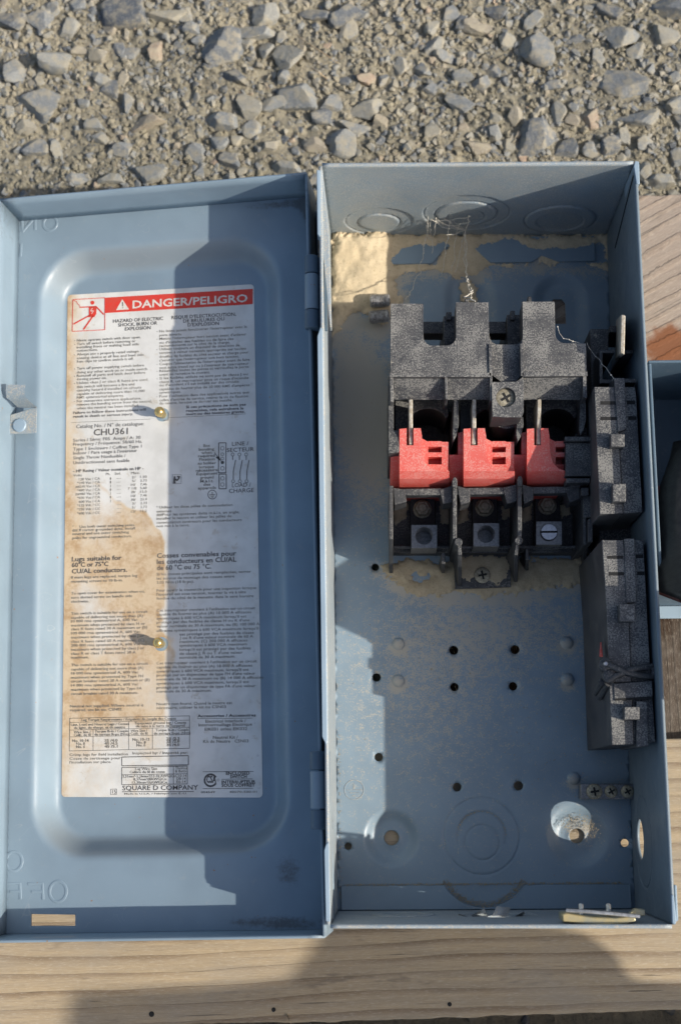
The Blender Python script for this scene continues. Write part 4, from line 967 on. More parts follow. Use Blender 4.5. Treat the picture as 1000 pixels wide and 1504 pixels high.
ac.build('actuator_block', BP, root, 0.35)
for q in ((896, 637, 917, 656), (899, 710, 919, 737), (909, 887, 932, 913), (916, 1038, 939, 1057)):
    MB().bx(*q, ZA + 6.0, ZA - 12, 0.03).build('actuator_cleat', BP, root, 0.35)
sl = MB()  # solid dark inlays: shade of the slots is put into their colour
for q in ((881, 590, 904, 593.5), (920, 589, 932, 593), (881, 613, 905, 616.5), (922, 612, 934, 616), (891, 817, 915, 820), (933, 815, 944, 819), (893, 841, 916, 844.5), (935, 840, 946, 844)): sl.bx(q[0], q[1] - .8, q[2], q[3] + .8, ZA + 0.06 if q[0] < 915 else ZA - 2.1, ZA - 4); sl.build('guide_slot_shade', 'hole_dark', root); sl = MB()
sl.pp([(900, 1001.5), (958, 1000), (958, 1003), (901, 1004.5)], ZA + .12, ZA - 4); sl.build('guide_slot_shade', 'hole_dark', root); sl = MB(); sl.pp([(902, 1026), (958, 1022.5), (957, 1027), (903, 1029)], ZA + .85, ZA - 4)
sl.build('guide_slot_shade', 'hole_dark', root); sl = MB(); sl.pp([(886.5, 1052), (888.5, 1052), (889.5, 1072), (887.5, 1072)], -37, -42)
sl.build('guide_slot_shade', 'hole_dark', root)
MB().bx(880, 752, 940, 796, -62, -97).build('actuator_bridge', BC, root, 0.3)
br = MB(); br.pp([(879.5, 514), (902, 514), (902, 518.5), (884.5, 518.5), (884.5, 557), (898, 557), (898, 563), (880, 563)], -26, -80); br.bx(913, 514, 929, 519, -26, -70); br.bx(925, 560, 934, 568, -30, -80)
br.build('handle_bracket', BC, root, 0.3)
hd = MB(); hd.hexa([P(911.5, 462, -3), P(918, 463, -3), P(916.5, 521, -5), P(910, 518, -5)][::-1], [P(904, 470, -60), P(909, 470, -60), P(908, 530, -62), P(903, 530, -62)][::-1])
hd.build('handle_blade', 'blade_metal', root, 0.5)
# torsion springs hooked over the actuator
sp_ = MB()
def cur(pts, z0, z1, bow=0):
    out = []
    for i in range(len(pts)):
        t = i / (len(pts) - 1); out.append(P(pts[i][0], pts[i][1], z0 + (z1 - z0) * t + bow * math.sin(PI * t)))
    return out
sp_.tube(cur([(881, 976), (893, 976), (905, 982), (920, 988), (940, 992), (957, 994)], -10, -14, 3), 1.7, 8)
sp_.tube(cur([(957, 979), (940, 981), (925, 984), (905, 992), (893, 999)], -14, -10, 2), 1.7, 8)
sp_.tube(cur([(957, 979), (960, 986), (957, 994)], -14, -14), 1.7, 8)
sp_.tube(cur([(884, 1001), (874, 1017)], -14, -36), 1.9, 8); sp_.tube(cur([(893, 1003), (880, 1024)], -12, -36), 1.9, 8)
for u, v in ((887, 977), (893, 993)): sp_.lathe(P(u, v, -13), [(3.6, 0), (3.8, 1), (3.8, 3.4), (3.1, 4.2)], 16)
sp_.build('spring', BC, root, angle=60)
MB().lathe(P(888.5, 975, -8.6), [(1.2, 0), (1.2, 1), (.8, 1.6)], 12).build('spring_pin', 'bright_alu', root)
MB().hexa([P(879.5, 965, -14), P(885, 965, -14), P(883, 943, -22), P(881, 943, -22)][::-1], [P(879.5, 965, -20), P(885, 965, -20), P(883, 943, -24), P(881, 943, -24)][::-1]).build('red_indicator', 'red_plastic', root, 0.3)
# ---- ground bar
gb = MB().bx(852, 1151, 933, 1174, -90, -98.6).build('ground_bar', 'lug_metal', root, 0.5)
MB().bx(853, 1152.5, 857, 1173.5, -91.5, -98).build('ground_bar_end', 'lug_metal', gb)
for (u, r, n_) in ((872, 4.3, 'cross'), (896.5, 3.5, 'slot'), (920.5, 3.5, 'slot')):
    screw(gb, u, 1162.5, -89.6, r, 'cross', 'dusty_zinc', 'ground_screw', 2.2, 3, 0.5 if n_ == 'slot' else 0.15)
# bent tabs of a punched knockout in the bottom wall
for q in ([(672, 1342), (690, 1347), (694, 1349), (676, 1345)], [(692, 1344), (711, 1334), (716, 1346), (697, 1349)], [(722, 1346), (729, 1331), (749, 1333), (745, 1346)], [(752, 1348), (768, 1339), (771, 1341), (757, 1350)]):
    t_ = [P(u, v, -60 if k < 2 else -66) for k, (u, v) in enumerate(q)]
    MB().hexa(t_, [p + Vector((0.2, -0.3, -1.1)) for p in t_]).build('knockout_tab', 'zinc' if q[0][0] in (672, 752) else 'wall_paint', root)
MB().pp([(676, 1348), (766, 1348), (764, 1352), (680, 1352)], -62, -64).build('knockout_slot_shade', 'hole_dark', root)  # solid dark bar; its colour stands in for the shade of a slot
# interlock lever lying along the bottom wall
lv = MB(); lv.pp([(825, 1342), (833, 1341), (850, 1344), (870, 1347), (905, 1348), (932, 1345), (934, 1353), (920, 1357), (888, 1358.5), (860, 1357.5), (826, 1354)], -3, -18)
lever = lv.build('interlock_lever', 'yellow_zinc', root, 0.6)
MB().pp([(922, 1343), (932, 1334), (947, 1336), (947, 1345), (930, 1346)], -12, -16).build('lever_catch', 'yellow_zinc', lever, 0.4)
MB().tube([P(831, 1337, -3), P(860, 1338.5, -1.5), (P(900, 1342, -1.5)), P(939, 1346, -2)], 0.95, 8).build('lever_rod', 'zinc', lever)
for u in (852.5, 892.5): MB().tube([P(u, 1329, -16), P(u + 1, 1345, -12)], 1.3, 10).build('lever_pin', 'zinc', lever)
# ================================================================== LOOSE THINGS IN THE BOX
def pt_seg(x, y, a, b):
    dx, dy = b[0] - a[0], b[1] - a[1]; L = dx * dx + dy * dy
    t = max(0, min(1, ((x - a[0]) * dx + (y - a[1]) * dy) / L)) if L else 0
    return math.hypot(x - a[0] - t * dx, y - a[1] - t * dy)
def sdp(x, y, poly):
    d = min(pt_seg(x, y, poly[i], poly[i - 1]) for i in range(len(poly)))
    return d if inside((x, y), poly) else -d
def pile(name, label, mat, polys, cuts, zf, hmax, slope, st=0.8, rough=3.0, seed=0, zbase=ZF):
    polys = [[tuple(P(u, v, zbase)[:2]) for u, v in q] for q in polys]; cuts = [[tuple(P(u, v, zbase)[:2]) for u, v in q] for q in cuts]
    xs = [p[0] for q in polys for p in q]; ys = [p[1] for q in polys for p in q]
    nx = int((max(xs) - min(xs) + 8) / st); ny = int((max(ys) - min(ys) + 8) / st); X0 = min(xs) - 4; Y0 = min(ys) - 4
    vs = []; ok = []
    for j in range(ny + 1):
        for i in range(nx + 1):
            x = X0 + i * st; y = Y0 + j * st
            d = max(sdp(x, y, q) for q in polys)
            for c_ in cuts: d = min(d, -sdp(x, y, c_))
            d += rough * (noise.noise(Vector((x * .12, y * .12, seed))) + 0.6 * noise.noise(Vector((x * .4, y * .4, seed + 5))) + 0.5 * noise.noise(Vector((x * 1.1, y * 1.1, seed + 9))))
            hm = hmax(x, y); f = 1 - math.exp(-max(0, d) * slope)
            lump = 0.22 * hm * noise.noise(Vector((x * .10, y * .10, 3))) + 0.10 * hm * noise.noise(Vector((x * .25, y * .25, 7))) + 0.14 * min(hm, 2) * noise.noise(Vector((x * .8, y * .8, 2)))
            vs.append((x, y, zf(x, y) + (hm * f + lump * f if d > 0 else -0.8))); ok.append(d > -0.35)
    fs = []
    W_ = nx + 1
    for j in range(ny):
        for i in range(nx):
            a = j * W_ + i; q = (a, a + 1, a + W_ + 1, a + W_)
            if sum(ok[k] for k in q) >= 3: fs.append(q)
    used = sorted({k for f in fs for k in f}); mp_ = {k: i for i, k in enumerate(used)}
    me = bpy.data.meshes.new(name); me.from_pydata([Vector(vs[k]) * MM for k in used], [], [tuple(mp_[k] for k in f) for f in fs]); me.shade_smooth()
    o = obj(name, me, mat); tag(o, label, 'sand', None, 'stuff'); return o
zfl = lambda x, y: ZF + 0.1 + max(hfloor(x, y), -2.2)
pile('sand_pile', 'pale sand drifted thick into the upper left corner of the box', 'sand',
     [[(484, 341), (894, 343), (894, 400), (852, 388), (780, 392), (722, 390), (700, 402), (668, 408), (640, 396), (602, 398), (580, 412), (590, 440), (578, 462), (560, 484), (546, 470), (530, 457), (512, 462), (500, 484), (485, 500)],
      arcpx(688, 428, 15, 0, 340, 12)],
     [[(583, 387), (600, 370), (650, 364), (640, 387)], [(708, 366), (740, 358), (785, 372), (797, 387), (728, 387)], [(835, 387), (845, 373), (885, 360), (889, 384)]],
     zfl, lambda x, y: 1.1 + 5.0 * sstep(46, 22, x) * sstep(-62, -30, y) + 2.0 * sstep(-16, -2, y), 0.45, 0.8, 3.4, 2)
pile('spilled_dust', 'tan dust spilled in a ragged fringe below the switch terminals', 'dust_layer',
     [[(562, 832), (580, 820), (660, 826), (885, 815), (892, 842), (862, 858), (800, 866), (760, 872), (700, 878), (655, 872), (612, 876), (586, 862), (562, 842)]], [arcpx(620, 840, 13, 180, 340, 8) + arcpx(620, 838, 9, 340, 180, 8)],
     zfl, lambda x, y: 1.4, 0.35, 0.8, 3.6, 11)
pile('dust_on_tab', 'thin tan dust lying round the screw of the centre mounting tab', 'dust_layer', [[(672, 818), (744, 815), (745, 852), (730, 858), (700, 848), (690, 858), (672, 850)]], [], lambda x, y: -96.25, lambda x, y: 0.5, 0.8, 0.8, 2.4, 31, -96)
for q in ([(579, 742), (599, 740), (600, 768), (590, 766), (580, 772)], [(643, 742), (660, 740), (660, 770), (646, 766)], [(673, 740), (688, 738), (689, 764), (674, 768)], [(731, 740), (752, 738), (750, 756), (738, 762)], [(767, 738), (780, 736), (780, 762), (768, 768)], [(820, 742), (840, 738), (838, 752), (824, 764)]):
    o = pile('terminal_dust', None, 'dust_layer', [q], [], lambda x, y: -87.9, lambda x, y: 1.2, 0.8, 0.8, 1.6, 21, -87.9)
    o.parent = root; o['kind'] = 'stuff'
    if 'category' in o: del o['category']
# dust crust caught along the seams of the bottom flange and knockout
def crust(a, b, n, spread, seed):
    rnd = random.Random(seed); mb = MB()
    for i in range(n):
        t = rnd.random(); c = Vector(a).lerp(Vector(b), t) if not callable(a) else a(t)
        r = rnd.uniform(0.15, 0.42); c = Vector((c[0] + rnd.gauss(0, spread), c[1] + rnd.gauss(0, spread), ZF + rnd.uniform(0.1, 0.5) + (1.7 if rnd.random() < .3 else 0)))
        vs_ = [c + Vector((r * math.cos(k * 2.1 + i), r * math.sin(k * 2.1 + i), 0)) for k in range(3)] + [c + Vector((0, 0, r * .9))]
        mb.add(vs_, [(0, 1, 3), (1, 2, 3), (2, 0, 3), (0, 2, 1)])
    return mb
cm = MB()
for part in (crust((x0 + 2, yb + .4), (x1 - 4, yb + .6), 900, 0.35, 1), crust(lambda t: (K2[0] + 24.3 * math.cos(-t * PI * .68 - .5), K2[1] + 24.3 * math.sin(-t * PI * .68 - .5)), 0, 700, 1.0, 2), crust(lambda t: (K0.x + 13.5 * math.cos(t * PI), K0.y + 13.5 * math.sin(t * PI)), 0, 110, 0.25, 3),
             crust(lambda t: (D2.x + 9 * math.cos(t * 2.6), D2.y + 9 * math.sin(t * 2.6)), 0, 350, 1.6, 4), crust((4, -300), (4, -390), 120, 0.4, 5), crust((30, -270), (120, -300), 160, 22, 6), crust((20, -90), (50, -270), 420, 16, 7), crust((60, -240), (150, -340), 300, 18, 8)):
    cm.add(part.v, part.f)
cm.build('dirt_crumbs', 'dust_layer', root, flat=True)['kind'] = 'stuff'
# two set screws lying in the sand
for k, (u, v, z, lb) in enumerate(((558, 441.5, -91.5, 'upper grey threaded set screw of the pair lying in the sand'), (557, 465, -92.2, 'lower grey threaded set screw of the pair, half buried beside the black shield'))):
    t = empty('set_screw', lb, 'screw', P(u, v, z - 4), 'loose set screws in the sand')
    prof_ = [(2.2, -6.2), (3.3, -5.9), (3.9, -5.2)]
    n_ = 9
    for i in range(n_): prof_ += [(4.15, -5.0 + i * 1.05), (3.55, -4.5 + i * 1.05)]
    prof_ += [(3.9, 4.6), (3.2, 5.6), (2.6, 5.9)]
    M3 = Matrix.Rotation(0.04 + 0.05 * k, 3, 'Z') @ Matrix.Rotation(PI / 2, 3, 'Y')
    b_ = MB().lathe(P(u, v, z), prof_, 24, M3).build('threaded_body', 'dark_steel', t, angle=60)
# cobweb
wb_ = MB(); rnd = random.Random(5)
def strand(pts, r, wob=0.5, blobs=0):
    out = []
    for a, b in zip(pts, pts[1:]):
        a = Vector(a); b = Vector(b); k = max(2, int((b - a).length / 3))
        for i in range(k):
            t = i / k; out.append(a.lerp(b, t) + Vector((rnd.gauss(0, wob), rnd.gauss(0, wob * .5), rnd.gauss(0, wob))))
    out.append(Vector(pts[-1])); wb_.tube(out, r, 4)
    for _ in range(blobs):
        c = rnd.choice(out); r2 = rnd.uniform(.22, .6); wb_.lathe(c, [(r2 * .5, -r2 * .6), (r2, 0), (r2 * .5, r2 * .6)], 5)
W1 = PY(689, 317, -2); kn = PY(683, 338, -4); gl = P(681, 352, -70)
strand([W1, PY(687, 330, -3), kn], .28, .25, 8); strand([kn, P(685, 365, -80), P(684, 390, -75), P(686, 410, -60), P(693, 430, -45), P(692, 440, -30)], .24, .35, 18); strand([kn, P(681, 370, -82), P(683, 400, -72), P(690, 428, -48)], .2, .5, 10)
strand([P(693, 425, -45), P(686, 436, -30), P(697, 442, -22), P(687, 440, -24)], .28, .6, 12)
for (u0, v0, u1, v1, zz) in ((627, 318, 629, 350, -88), (633, 322, 632, 352, -90), (627, 330, 622, 372, -94), (622, 372, 606, 425, -96), (606, 425, 595, 440, -97), (660, 325, 648, 402, -92), (672, 330, 662, 398, -94), (640, 325, 690, 318, -60), (632, 322, 684, 338, -70), (650, 332, 690, 325, -60), (655, 345, 684, 338, -60), (640, 320, 634, 372, -92), (684, 338, 668, 400, -88)):
    a = PY(u0, v0, -2.5) if v0 < 342 else P(u0, v0, zz); b = PY(u1, v1, -2.5) if v1 < 342 else P(u1, v1, zz)
    strand([a, a.lerp(b, .5) + Vector((0, 0, -1.5)), b], .17, .5, 3)
for k in range(4): strand([PY(630 + 12 * k, 322, -2.5), PY(660 + 6 * k, 336, -6), kn], .09, .5, 1)
w_o = wb_.build('cobweb', 'web', None, flat=True); tag(w_o, 'dusty torn cobweb hanging over the middle top knockout', 'cobweb')
wb_ = MB()
strand([P(861, 503, -20), P(868, 516, -25), P(885, 535, -20), P(901, 556, -12)], .12, .3, 6); strand([P(818, 480, -20), P(826, 497, -20), P(850, 503, -20)], .12, .3, 4)
w_o = wb_.build('cobweb', 'web', None, flat=True); tag(w_o, 'single cobweb thread from the right tooth of the black shield to the actuator', 'cobweb')
# ================================================================== TIMBERS
ZT = -106.0
def plank(name, label, poly, z0, z1, mat, wob=0.6, group=None):
    """timber with slightly worn arrises; poly in mm"""
    pts = []
    for i in range(len(poly)):
        a = Vector(poly[i]); b = Vector(poly[(i + 1) % len(poly)]); k = max(1, int((b - a).length / 4))
        for j in range(k):
            p = a.lerp(b, j / k); n_ = noise.noise(Vector((p.x * .06, p.y * .06, 4))) * wob + noise.noise(Vector((p.x * .4, p.y * .4, 9))) * wob * .4
            t = (b - a).normalized(); pts.append((p.x - t.y * n_, p.y + t.x * n_))
    o = MB().prism(pts, z0, z1).build(name, mat, None, 0.9, angle=60)
    tag(o, label, 'plank', group); return o
y1 = P(700, 1094, ZT).y; yA = P(0, 1484, ZT).y
bl = P(0, 1500, ZT); br_ = P(1000, 1483, ZT)
p_main = plank('timber_plank', 'long weathered plank under the bottom ends of the switch box and its door', [(-420, P(0, 1512, ZT).y - 6), (bl.x, P(0, 1512, ZT).y), (25, P(540, 1499, ZT).y), (br_.x, br_.y), (420, br_.y + 9), (420, y1 + 4), (-420, y1 - 3)], ZT - 38, ZT, 'weathered_wood', 0.9)
yt0 = P(960, 288, ZT).y; yt1 = P(980, 575, ZT).y
plank('timber_plank', 'rough sawn pinkish timber with an orange stain beside the top right of the box', [(58, yt0 - 1), (P(936, 288, ZT).x - 20, yt0), (420, yt0 + 8), (420, -128), (58, -128)], ZT - 38, ZT, 'sawn_wood', 0.9)
plank('timber_plank', 'dark brown timber in deep shade at the right edge under the second box', [(60, y1 - 4.0), (340, y1 - 1), (340, -129), (60, -129)], ZT - 44, ZT - 14, 'shaded_wood', 0.4)
plank('timber_plank', 'second plank across a dark gap below the long plank, cut off by the bottom edge', [(-420, -474), (420, -466), (420, -560), (-420, -560)], ZT - 38, ZT + 1, 'weathered_wood', 0.6)
# nail heads and splinter in the front plank
for (u, v, rr_) in ((223, 1489.5, 1.5), (402, 1483, 1.2), (660, 1475, 1.2)):
    c = P(u, v, ZT); n_ = MB().lathe(c, [(rr_ * .3, -4), (rr_, -0.2), (rr_, 0.15), (rr_ * .7, .3)], 12).build('nail_head', 'hole_dark', p_main)
MB().tube([P(421, 1490, ZT + .3), P(425, 1497, ZT + 3), P(428, 1506, ZT + 2)], [.5, .35, .15], 5).build('splinter', 'weathered_wood', p_main)
# ================================================================== SECOND BOX
b2 = empty('metal_box', 'second blue-grey steel box cut off by the right edge, dark inside', 'metal box', (230, -170, -104))
ZR2 = -28.0
c0 = P(953, 529, ZR2); c1 = P(1000, 531, ZR2); cbm = P(970, 862, ZR2)
X0, X1, Y0, Y1 = 174.5, 224.0, cbm.y, c0.y
mb = MB(); mb.box((X0, Y0, -104), (X1, Y1, -102.5)); mb.build('box_floor', 'dark_shade_paint', b2)
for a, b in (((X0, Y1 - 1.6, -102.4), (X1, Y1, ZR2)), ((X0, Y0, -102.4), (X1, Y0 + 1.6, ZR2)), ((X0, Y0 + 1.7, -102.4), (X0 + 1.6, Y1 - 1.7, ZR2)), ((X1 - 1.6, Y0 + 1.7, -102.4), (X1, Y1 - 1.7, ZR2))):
    MB().box(a, b).build('box_side', 'dark_shade_paint', b2, 0.5)  # shade inside this box is put into the dark paint
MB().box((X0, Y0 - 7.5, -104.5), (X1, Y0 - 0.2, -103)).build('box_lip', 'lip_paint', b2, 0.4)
c = P(989, 686, -100); MB().lathe((c.x, c.y, -102.4), [(2.6, 0), (2.6, .5), (1.7, .55), (1.7, .2)], 20).build('rivet', 'dark_shade_paint', b2)
# black leather thing lying in it
lt = MB(); prof_ = []
path = [P(1006, 650, -62), P(1002, 735, -52), P(1000, 800, -42), P(1008, 870, -18), Vector((198, -246, 20)), Vector((204, -268, 36)), Vector((212, -290, 34)), Vector((240, -312, 0))]
K = 28; N = 22; vs = []; fs = []
for i in range(K + 1):
    t = i / K * (len(path) - 1); a = int(min(t, len(path) - 2)); c = path[a].lerp(path[a + 1], t - a)
    rr_ = 13.5 + 4.5 * sstep(.5, .8, i / K)
    rr_ *= (1 - 0.75 * sstep(0.93, 1.0, i / K)) * (0.5 + 0.5 * sstep(0, .15, i / K))
    for k in range(N):
        an = 2 * PI * k / N; w_ = rr_ * (1 + 0.16 * noise.noise(Vector((math.cos(an) * 1.4, math.sin(an) * 1.4, i * .22))) + .06 * noise.noise(Vector((math.cos(an) * 4, math.sin(an) * 4, i * .8))))
        vs.append(c + Vector((w_ * math.cos(an), 0, w_ * 1.0 * math.sin(an))))
for i in range(K):
    for k in range(N):
        k2 = (k + 1) % N; fs.append((i * N + k, i * N + k2, (i + 1) * N + k2, (i + 1) * N + k))
fs += [tuple(range(N - 1, -1, -1)), tuple(K * N + k for k in range(N))]
pouch = lt.add(vs, fs).build('leather_pouch', 'black_leather', None, angle=80); tag(pouch, 'glossy black leather pouch with a dark red edge lying across the second box', 'pouch')
MB().tube([vs[i * N + N // 2] + Vector((-0.3, 0, -1)) for i in range(3, K - 1)], 0.8, 6).build('piping', 'dark_red', pouch)
# ================================================================== GROUND
ZG = -151.0
def gh(x, y):
    return 2.6 * noise.noise(Vector((x * .018, y * .018, 1))) + 1.6 * noise.noise(Vector((x * .06, y * .06, 2))) + 1.7 * noise.noise(Vector((x * .16, y * .16, 3))) + 0.9 * noise.noise(Vector((x * .4, y * .4, 4)))
def axis(lo, hi, st, far):
    a = []; x = lo
    while x < hi: a.append(x); x += st
    a.append(hi); g_ = st
    l_ = [lo]; r_ = [hi]
    while l_[-1] > -far: g_ *= 1.35; l_.append(l_[-1] - g_)
    g_ = st
    while r_[-1] < far: g_ *= 1.35; r_.append(r_[-1] + g_)
    return l_[:0:-1] + a + r_[1:]
gx = axis(-250, 250, 1.4, 2500); gy = axis(-10, 225, 1.4, 2500)
vs = [(x * MM, y * MM, (ZG + gh(x, y)) * MM) for y in gy for x in gx]; W_ = len(gx)
fs = [(j * W_ + i, j * W_ + i + 1, (j + 1) * W_ + i + 1, (j + 1) * W_ + i) for j in range(len(gy) - 1) for i in range(W_ - 1)]
me = bpy.data.meshes.new('ground'); me.from_pydata(vs, [], fs); me.shade_smooth()
ground = obj('ground', me, 'soil'); tag(ground, 'pale dusty soil with crushed grey gravel', None, None, 'structure')
def rock_mesh(seed, sub=4, rough=1.0):
    rnd = random.Random(seed); bm = bmesh.new(); bmesh.ops.create_icosphere(bm, subdivisions=sub, radius=1)
    pl = []
    for _ in range(11):
        d = Vector((rnd.gauss(0, 1), rnd.gauss(0, 1), rnd.gauss(0, 1))).normalized(); pl.append((d, rnd.uniform(.58, 1.0)))
    pl.append((Vector((rnd.uniform(-.25, .25), rnd.uniform(-.25, .25), 1)).normalized(), rnd.uniform(.5, .75)))
    sx, sy, sz = rnd.uniform(.85, 1.15), rnd.uniform(.65, .95), rnd.uniform(.55, .8)
    for v in bm.verts:
        d = v.co.normalized(); r = 1.25
        for n_, k in pl:
            c = d.dot(n_)
            if c > 0.05: r = min(r, k / c)
        r *= 1 + 0.035 * rough * noise.noise(d * 3 + Vector((seed, 0, 0))) + 0.03 * rough * noise.noise(d * 8 + Vector((seed, 4, 0)))
        v.co = Vector((d.x * r * sx, d.y * r * sy, d.z * r * sz))
    me = bpy.data.meshes.new('stone'); bm.to_mesh(me); bm.free(); me.shade_smooth(); me.set_sharp_from_angle(angle=math.radians(24)); me.materials.append(M['stone']); return me
RM = [rock_mesh(s) for s in range(18)]
placed = []
def put_stone(x, y, r, sx=1.0, sy=1.0, rot=None, mi=None, sink=.25):
    o = bpy.data.objects.new('stone', RM[mi if mi is not None else random.randrange(18)]); COL.objects.link(o); o.parent = ground
    o.location = Vector((x, y, ZG + gh(x, y) + r * (.34 - sink))) * MM
    o.rotation_euler = (random.uniform(-.3, .3), random.uniform(-.3, .3), random.uniform(0, 6.28) if rot is None else rot)
    o.scale = (r * sx * MM, r * sy * MM, r * random.uniform(.8, 1.1) * MM); placed.append((x, y, r))
big_px = [(332, 70, 32, 1.05, .95), (372, 48, 23, 1.1, .8), (425, 80, 24, .95, 1.1), (440, 144, 27, 1, 1), (404, 150, 20, 1.25, .6), (368, 153, 22, 1.15, 1), (345, 114, 21, 1.1, .7), (328, 176, 24, 1, .9), (322, 208, 14, 1.1, 1), (216, 180, 27, 1.15, .65), (85, 90, 26, 1, .85), (56, 148, 29, 1.05, .9), (22, 103, 22, 1, 1), (141, 82, 17, 1.1, .7), (150, 118, 13, 1, 1),
 (272, 22, 16, .9, 1), (247, 22, 20, 1.1, .8), (182, 12, 32, 1.2, .8), (394, 22, 22, 1.1, .8), (465, 20, 20, 1, .7), (392, 70, 14, .7, 1.2), (340, 235, 15, 1, 1), (50, 215, 19, 1, .9), (180, 218, 18, 1.1, .7), (150, 202, 14, 1, 1), (420, 245, 20, 1.2, .7), (220, 252, 22, 1.3, .8), (165, 262, 20, 1.1, .7), (475, 168, 16, 1, 1), (486, 150, 15, 1, 1), (460, 212, 14, 1, 1), (360, 60, 14, 1, 1),
 (912, 122, 34, 1.05, .9), (910, 55, 20, 1.1, 1), (937, 175, 22, 1.1, .8), (793, 70, 24, 1, 1), (785, 203, 30, 1, .9), (705, 37, 21, 1, 1), (675, 148, 20, 1.1, .8), (682, 108, 14, 1, 1), (820, 165, 15, .8, 1.2), (757, 170, 15, 1, 1), (727, 102, 15, .8, 1.2), (708, 118, 15, 1, 1), (977, 48, 22, 1, .9), (985, 12, 32, 1.1, .8), (995, 150, 18, 1, 1), (830, 218, 18, 1, .8), (865, 220, 14, .8, 1), (895, 215, 18, 1.1, .8), (745, 60, 17, .7, 1.1), (540, 160, 20, 1.1, .8), (520, 185, 18, 1, .8), (507, 210, 20, 1, .9), (640, 65, 16, 1, 1), (655, 80, 14, 1, 1), (730, 15, 18, 1, .7), (512, 20, 22, 1.1, .9), (510, 45, 18, .8, 1.1), (590, 95, 15, 1, 1), (620, 100, 16, 1, 1), (970, 265, 20, 1.2, .8), (700, 215, 18, 1.2, .7), (845, 55, 15, 1.2, .6), (900, 15, 18, 1.2, .7), (160, 130, 15, 1, 1), (35, 185, 14, 1, 1), (100, 40, 17, .9, 1.1), (115, 262, 16, 1, .9), (60, 30, 18, 1, 1), (15, 30, 20, 1, 1)]
for i, (u, v, r, sx, sy) in enumerate(big_px):
    p = P(u, v, ZG + 3); put_stone(p.x, p.y, r / 2.32 * 1.1, sx, sy, random.uniform(-.5, .5), i % 18)
rnd = random.Random(3); tries = 0
while len(placed) < 300 and tries < 20000:
    tries += 1
    u = rnd.uniform(-15, 1015); v = rnd.uniform(-15, 300); r = 3.0 + 4.2 * rnd.random() ** 2.5
    p = P(u, v, ZG)
    if any((p.x - q[0]) ** 2 + (p.y - q[1]) ** 2 < (r * .72 + q[2] * .8) ** 2 for q in placed): continue
    put_stone(p.x, p.y, r)
# the rest of the gravel: one mesh of small angular stones
def hull_variants(n, k, seed):
    rnd = random.Random(seed); out_ = []
    for _ in range(n):
        bm = bmesh.new(); sc_ = (1, rnd.uniform(.6, .95), rnd.uniform(.5, .8))
        for _ in range(k):
            d = Vector((rnd.gauss(0, 1), rnd.gauss(0, 1), rnd.gauss(0, 1))).normalized() * rnd.uniform(.85, 1); bm.verts.new((d.x * sc_[0], d.y * sc_[1], d.z * sc_[2]))
        r = bmesh.ops.convex_hull(bm, input=bm.verts); bmesh.ops.delete(bm, geom=[g_ for g_ in r['geom_interior'] if isinstance(g_, bmesh.types.BMVert)], context='VERTS')
        bm.verts.index_update(); out_.append(([v.co.copy() for v in bm.verts], [tuple(v.index for v in f.verts) for f in bm.faces])); bm.free()
    return out_
HV = hull_variants(20, 13, 5); HS = hull_variants(10, 7, 6)
def scatter(name, count, r0, r1, pw, var, seed, reg, avoid, mat='gravel'):
    rnd = random.Random(seed); V = []; F_ = []; tint = []
    for _ in range(count):
        x = rnd.uniform(reg[0], reg[1]); y = rnd.uniform(reg[2], reg[3])
        dens_ = 0.5 + 0.9 * noise.noise(Vector((x * .016, y * .016, 30)))
        if rnd.random() > dens_ + .45: continue
        r = r0 + (r1 - r0) * rnd.random() ** pw
        if avoid and any((x - q[0]) ** 2 + (y - q[1]) ** 2 < (q[2] * .72) ** 2 for q in placed): continue
        vv, ff = rnd.choice(var); a = rnd.uniform(0, 6.28); ca, sa = math.cos(a), math.sin(a); b = len(V); z = ZG + gh(x, y) + r * rnd.uniform(-.15, .3); t = rnd.random()
        for q in vv: V.append(((x + (q.x * ca - q.y * sa) * r) * MM, (y + (q.x * sa + q.y * ca) * r) * MM, (z + q.z * r) * MM)); tint.append(t)
        F_ += [tuple(b + k for k in f) for f in ff]
    me = bpy.data.meshes.new(name); me.from_pydata(V, [], F_); me.attributes.new('tint', 'FLOAT', 'POINT').data.foreach_set('value', tint)
    o = obj(name, me, mat, ground); o['kind'] = 'stuff'; return o
scatter('gravel', 8500, 1.1, 4.2, 2.0, HV, 11, (-260, 260, -5, 235), True)
scatter('gravel', 22000, 0.45, 1.4, 1.6, HS, 12, (-255, 255, -5, 230), False)
scatter('gravel', 2500, 1.5, 6.0, 2.0, HV, 13, (-420, 420, -520, 5), False)
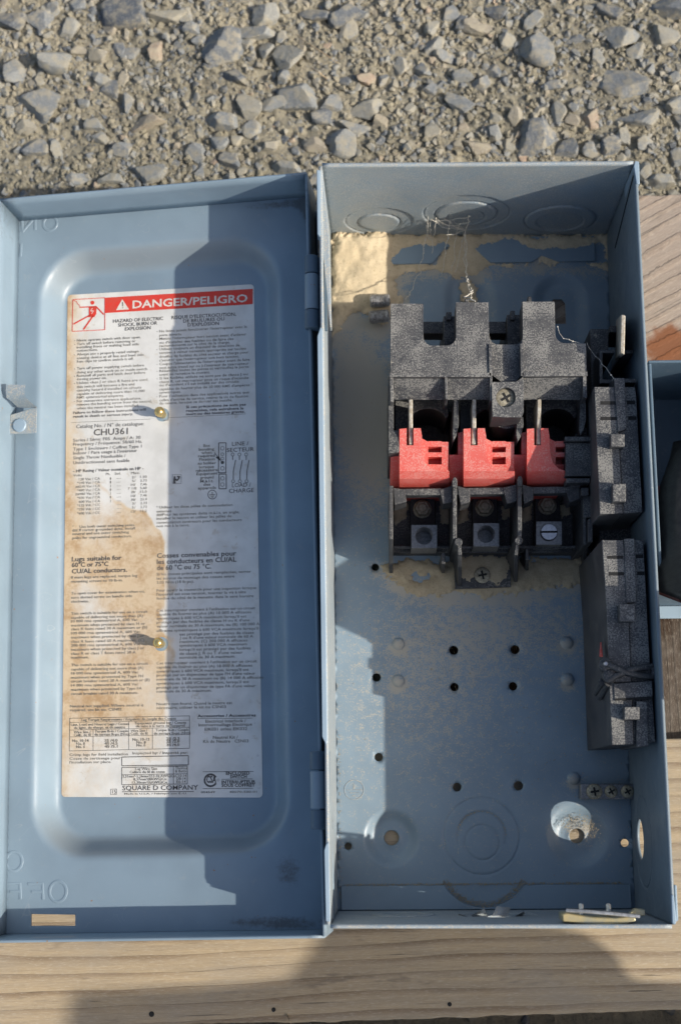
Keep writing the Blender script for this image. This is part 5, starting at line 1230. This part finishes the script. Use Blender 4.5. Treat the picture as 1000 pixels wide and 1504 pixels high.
scatter('soil_clods', 11000, 0.7, 3.8, 1.9, HV, 14, (-260, 260, -5, 235), False, 'soil')
scatter('soil_clods', 14000, 0.4, 1.2, 1.2, HS, 15, (-255, 255, -5, 230), False, 'soil')
# dry grass stalks
for k, pts in enumerate((((436, 52, 2), (455, 66, 7), (475, 78, 9), (498, 94, 3)), ((455, 99, 3), (468, 106, 8), (480, 116, 4)))):
    o = MB().tube([P(u, v, ZG + z + 6) for u, v, z in pts], [.35, .45, .4, .2][:len(pts)], 5).build('dry_stalk', 'weathered_wood', None)
    tag(o, ('long dry grass stalk lying over the gravel near the top centre', 'short bent dry grass stalk below the longer stalk on the gravel')[k], 'grass stalk')

# added unseen slab right of the frame, outlined to throw the shadow on the plank
prof_ = []
for u, v in [(1035, 1449), (905, 1438), (870, 1421), (862, 1398), (815, 1362), (640, 1345), (487, 1352), (470, 1385), (430, 1438), (330, 1447), (112, 1457), (100, 1530)]:
    S_ = P(u, v, ZT); t_ = (640 - S_.x) / 1.37; prof_.append((S_.y - 0.375 * t_, ZT + t_))
prof_ = [(prof_[0][0], -150)] + prof_ + [(prof_[-1][0] - 90, 150), (prof_[-1][0] - 100, -150)]
vs = []; nn_ = len(prof_)
for xo in (-9, -4, 4, 9):
    k = 1.0 if abs(xo) < 6 else 0.965
    vs += [((640 + xo + (0 if abs(xo) < 6 else 0)), -600 + (a + 600) * (1.0 if k == 1.0 else 0.985), 40 + (b - 40) * k) for a, b in prof_]
fs = [(j * nn_ + i, j * nn_ + (i + 1) % nn_, (j + 1) * nn_ + (i + 1) % nn_, (j + 1) * nn_ + i) for j in range(3) for i in range(nn_)] + [tuple(range(nn_)), tuple(3 * nn_ + i for i in range(nn_ - 1, -1, -1))]
simple('slab_brown', (0.22, 0.18, 0.12), (0.17, 0.14, 0.10), 0.9, 0.0, 0.3, 0.3)
tag(MB().add(vs, fs).build('added_shadow_slab', 'slab_brown', None, 2.0), 'added flat slab outside the frame, shaped so that its shadow crosses the long plank', 'shadow_caster')
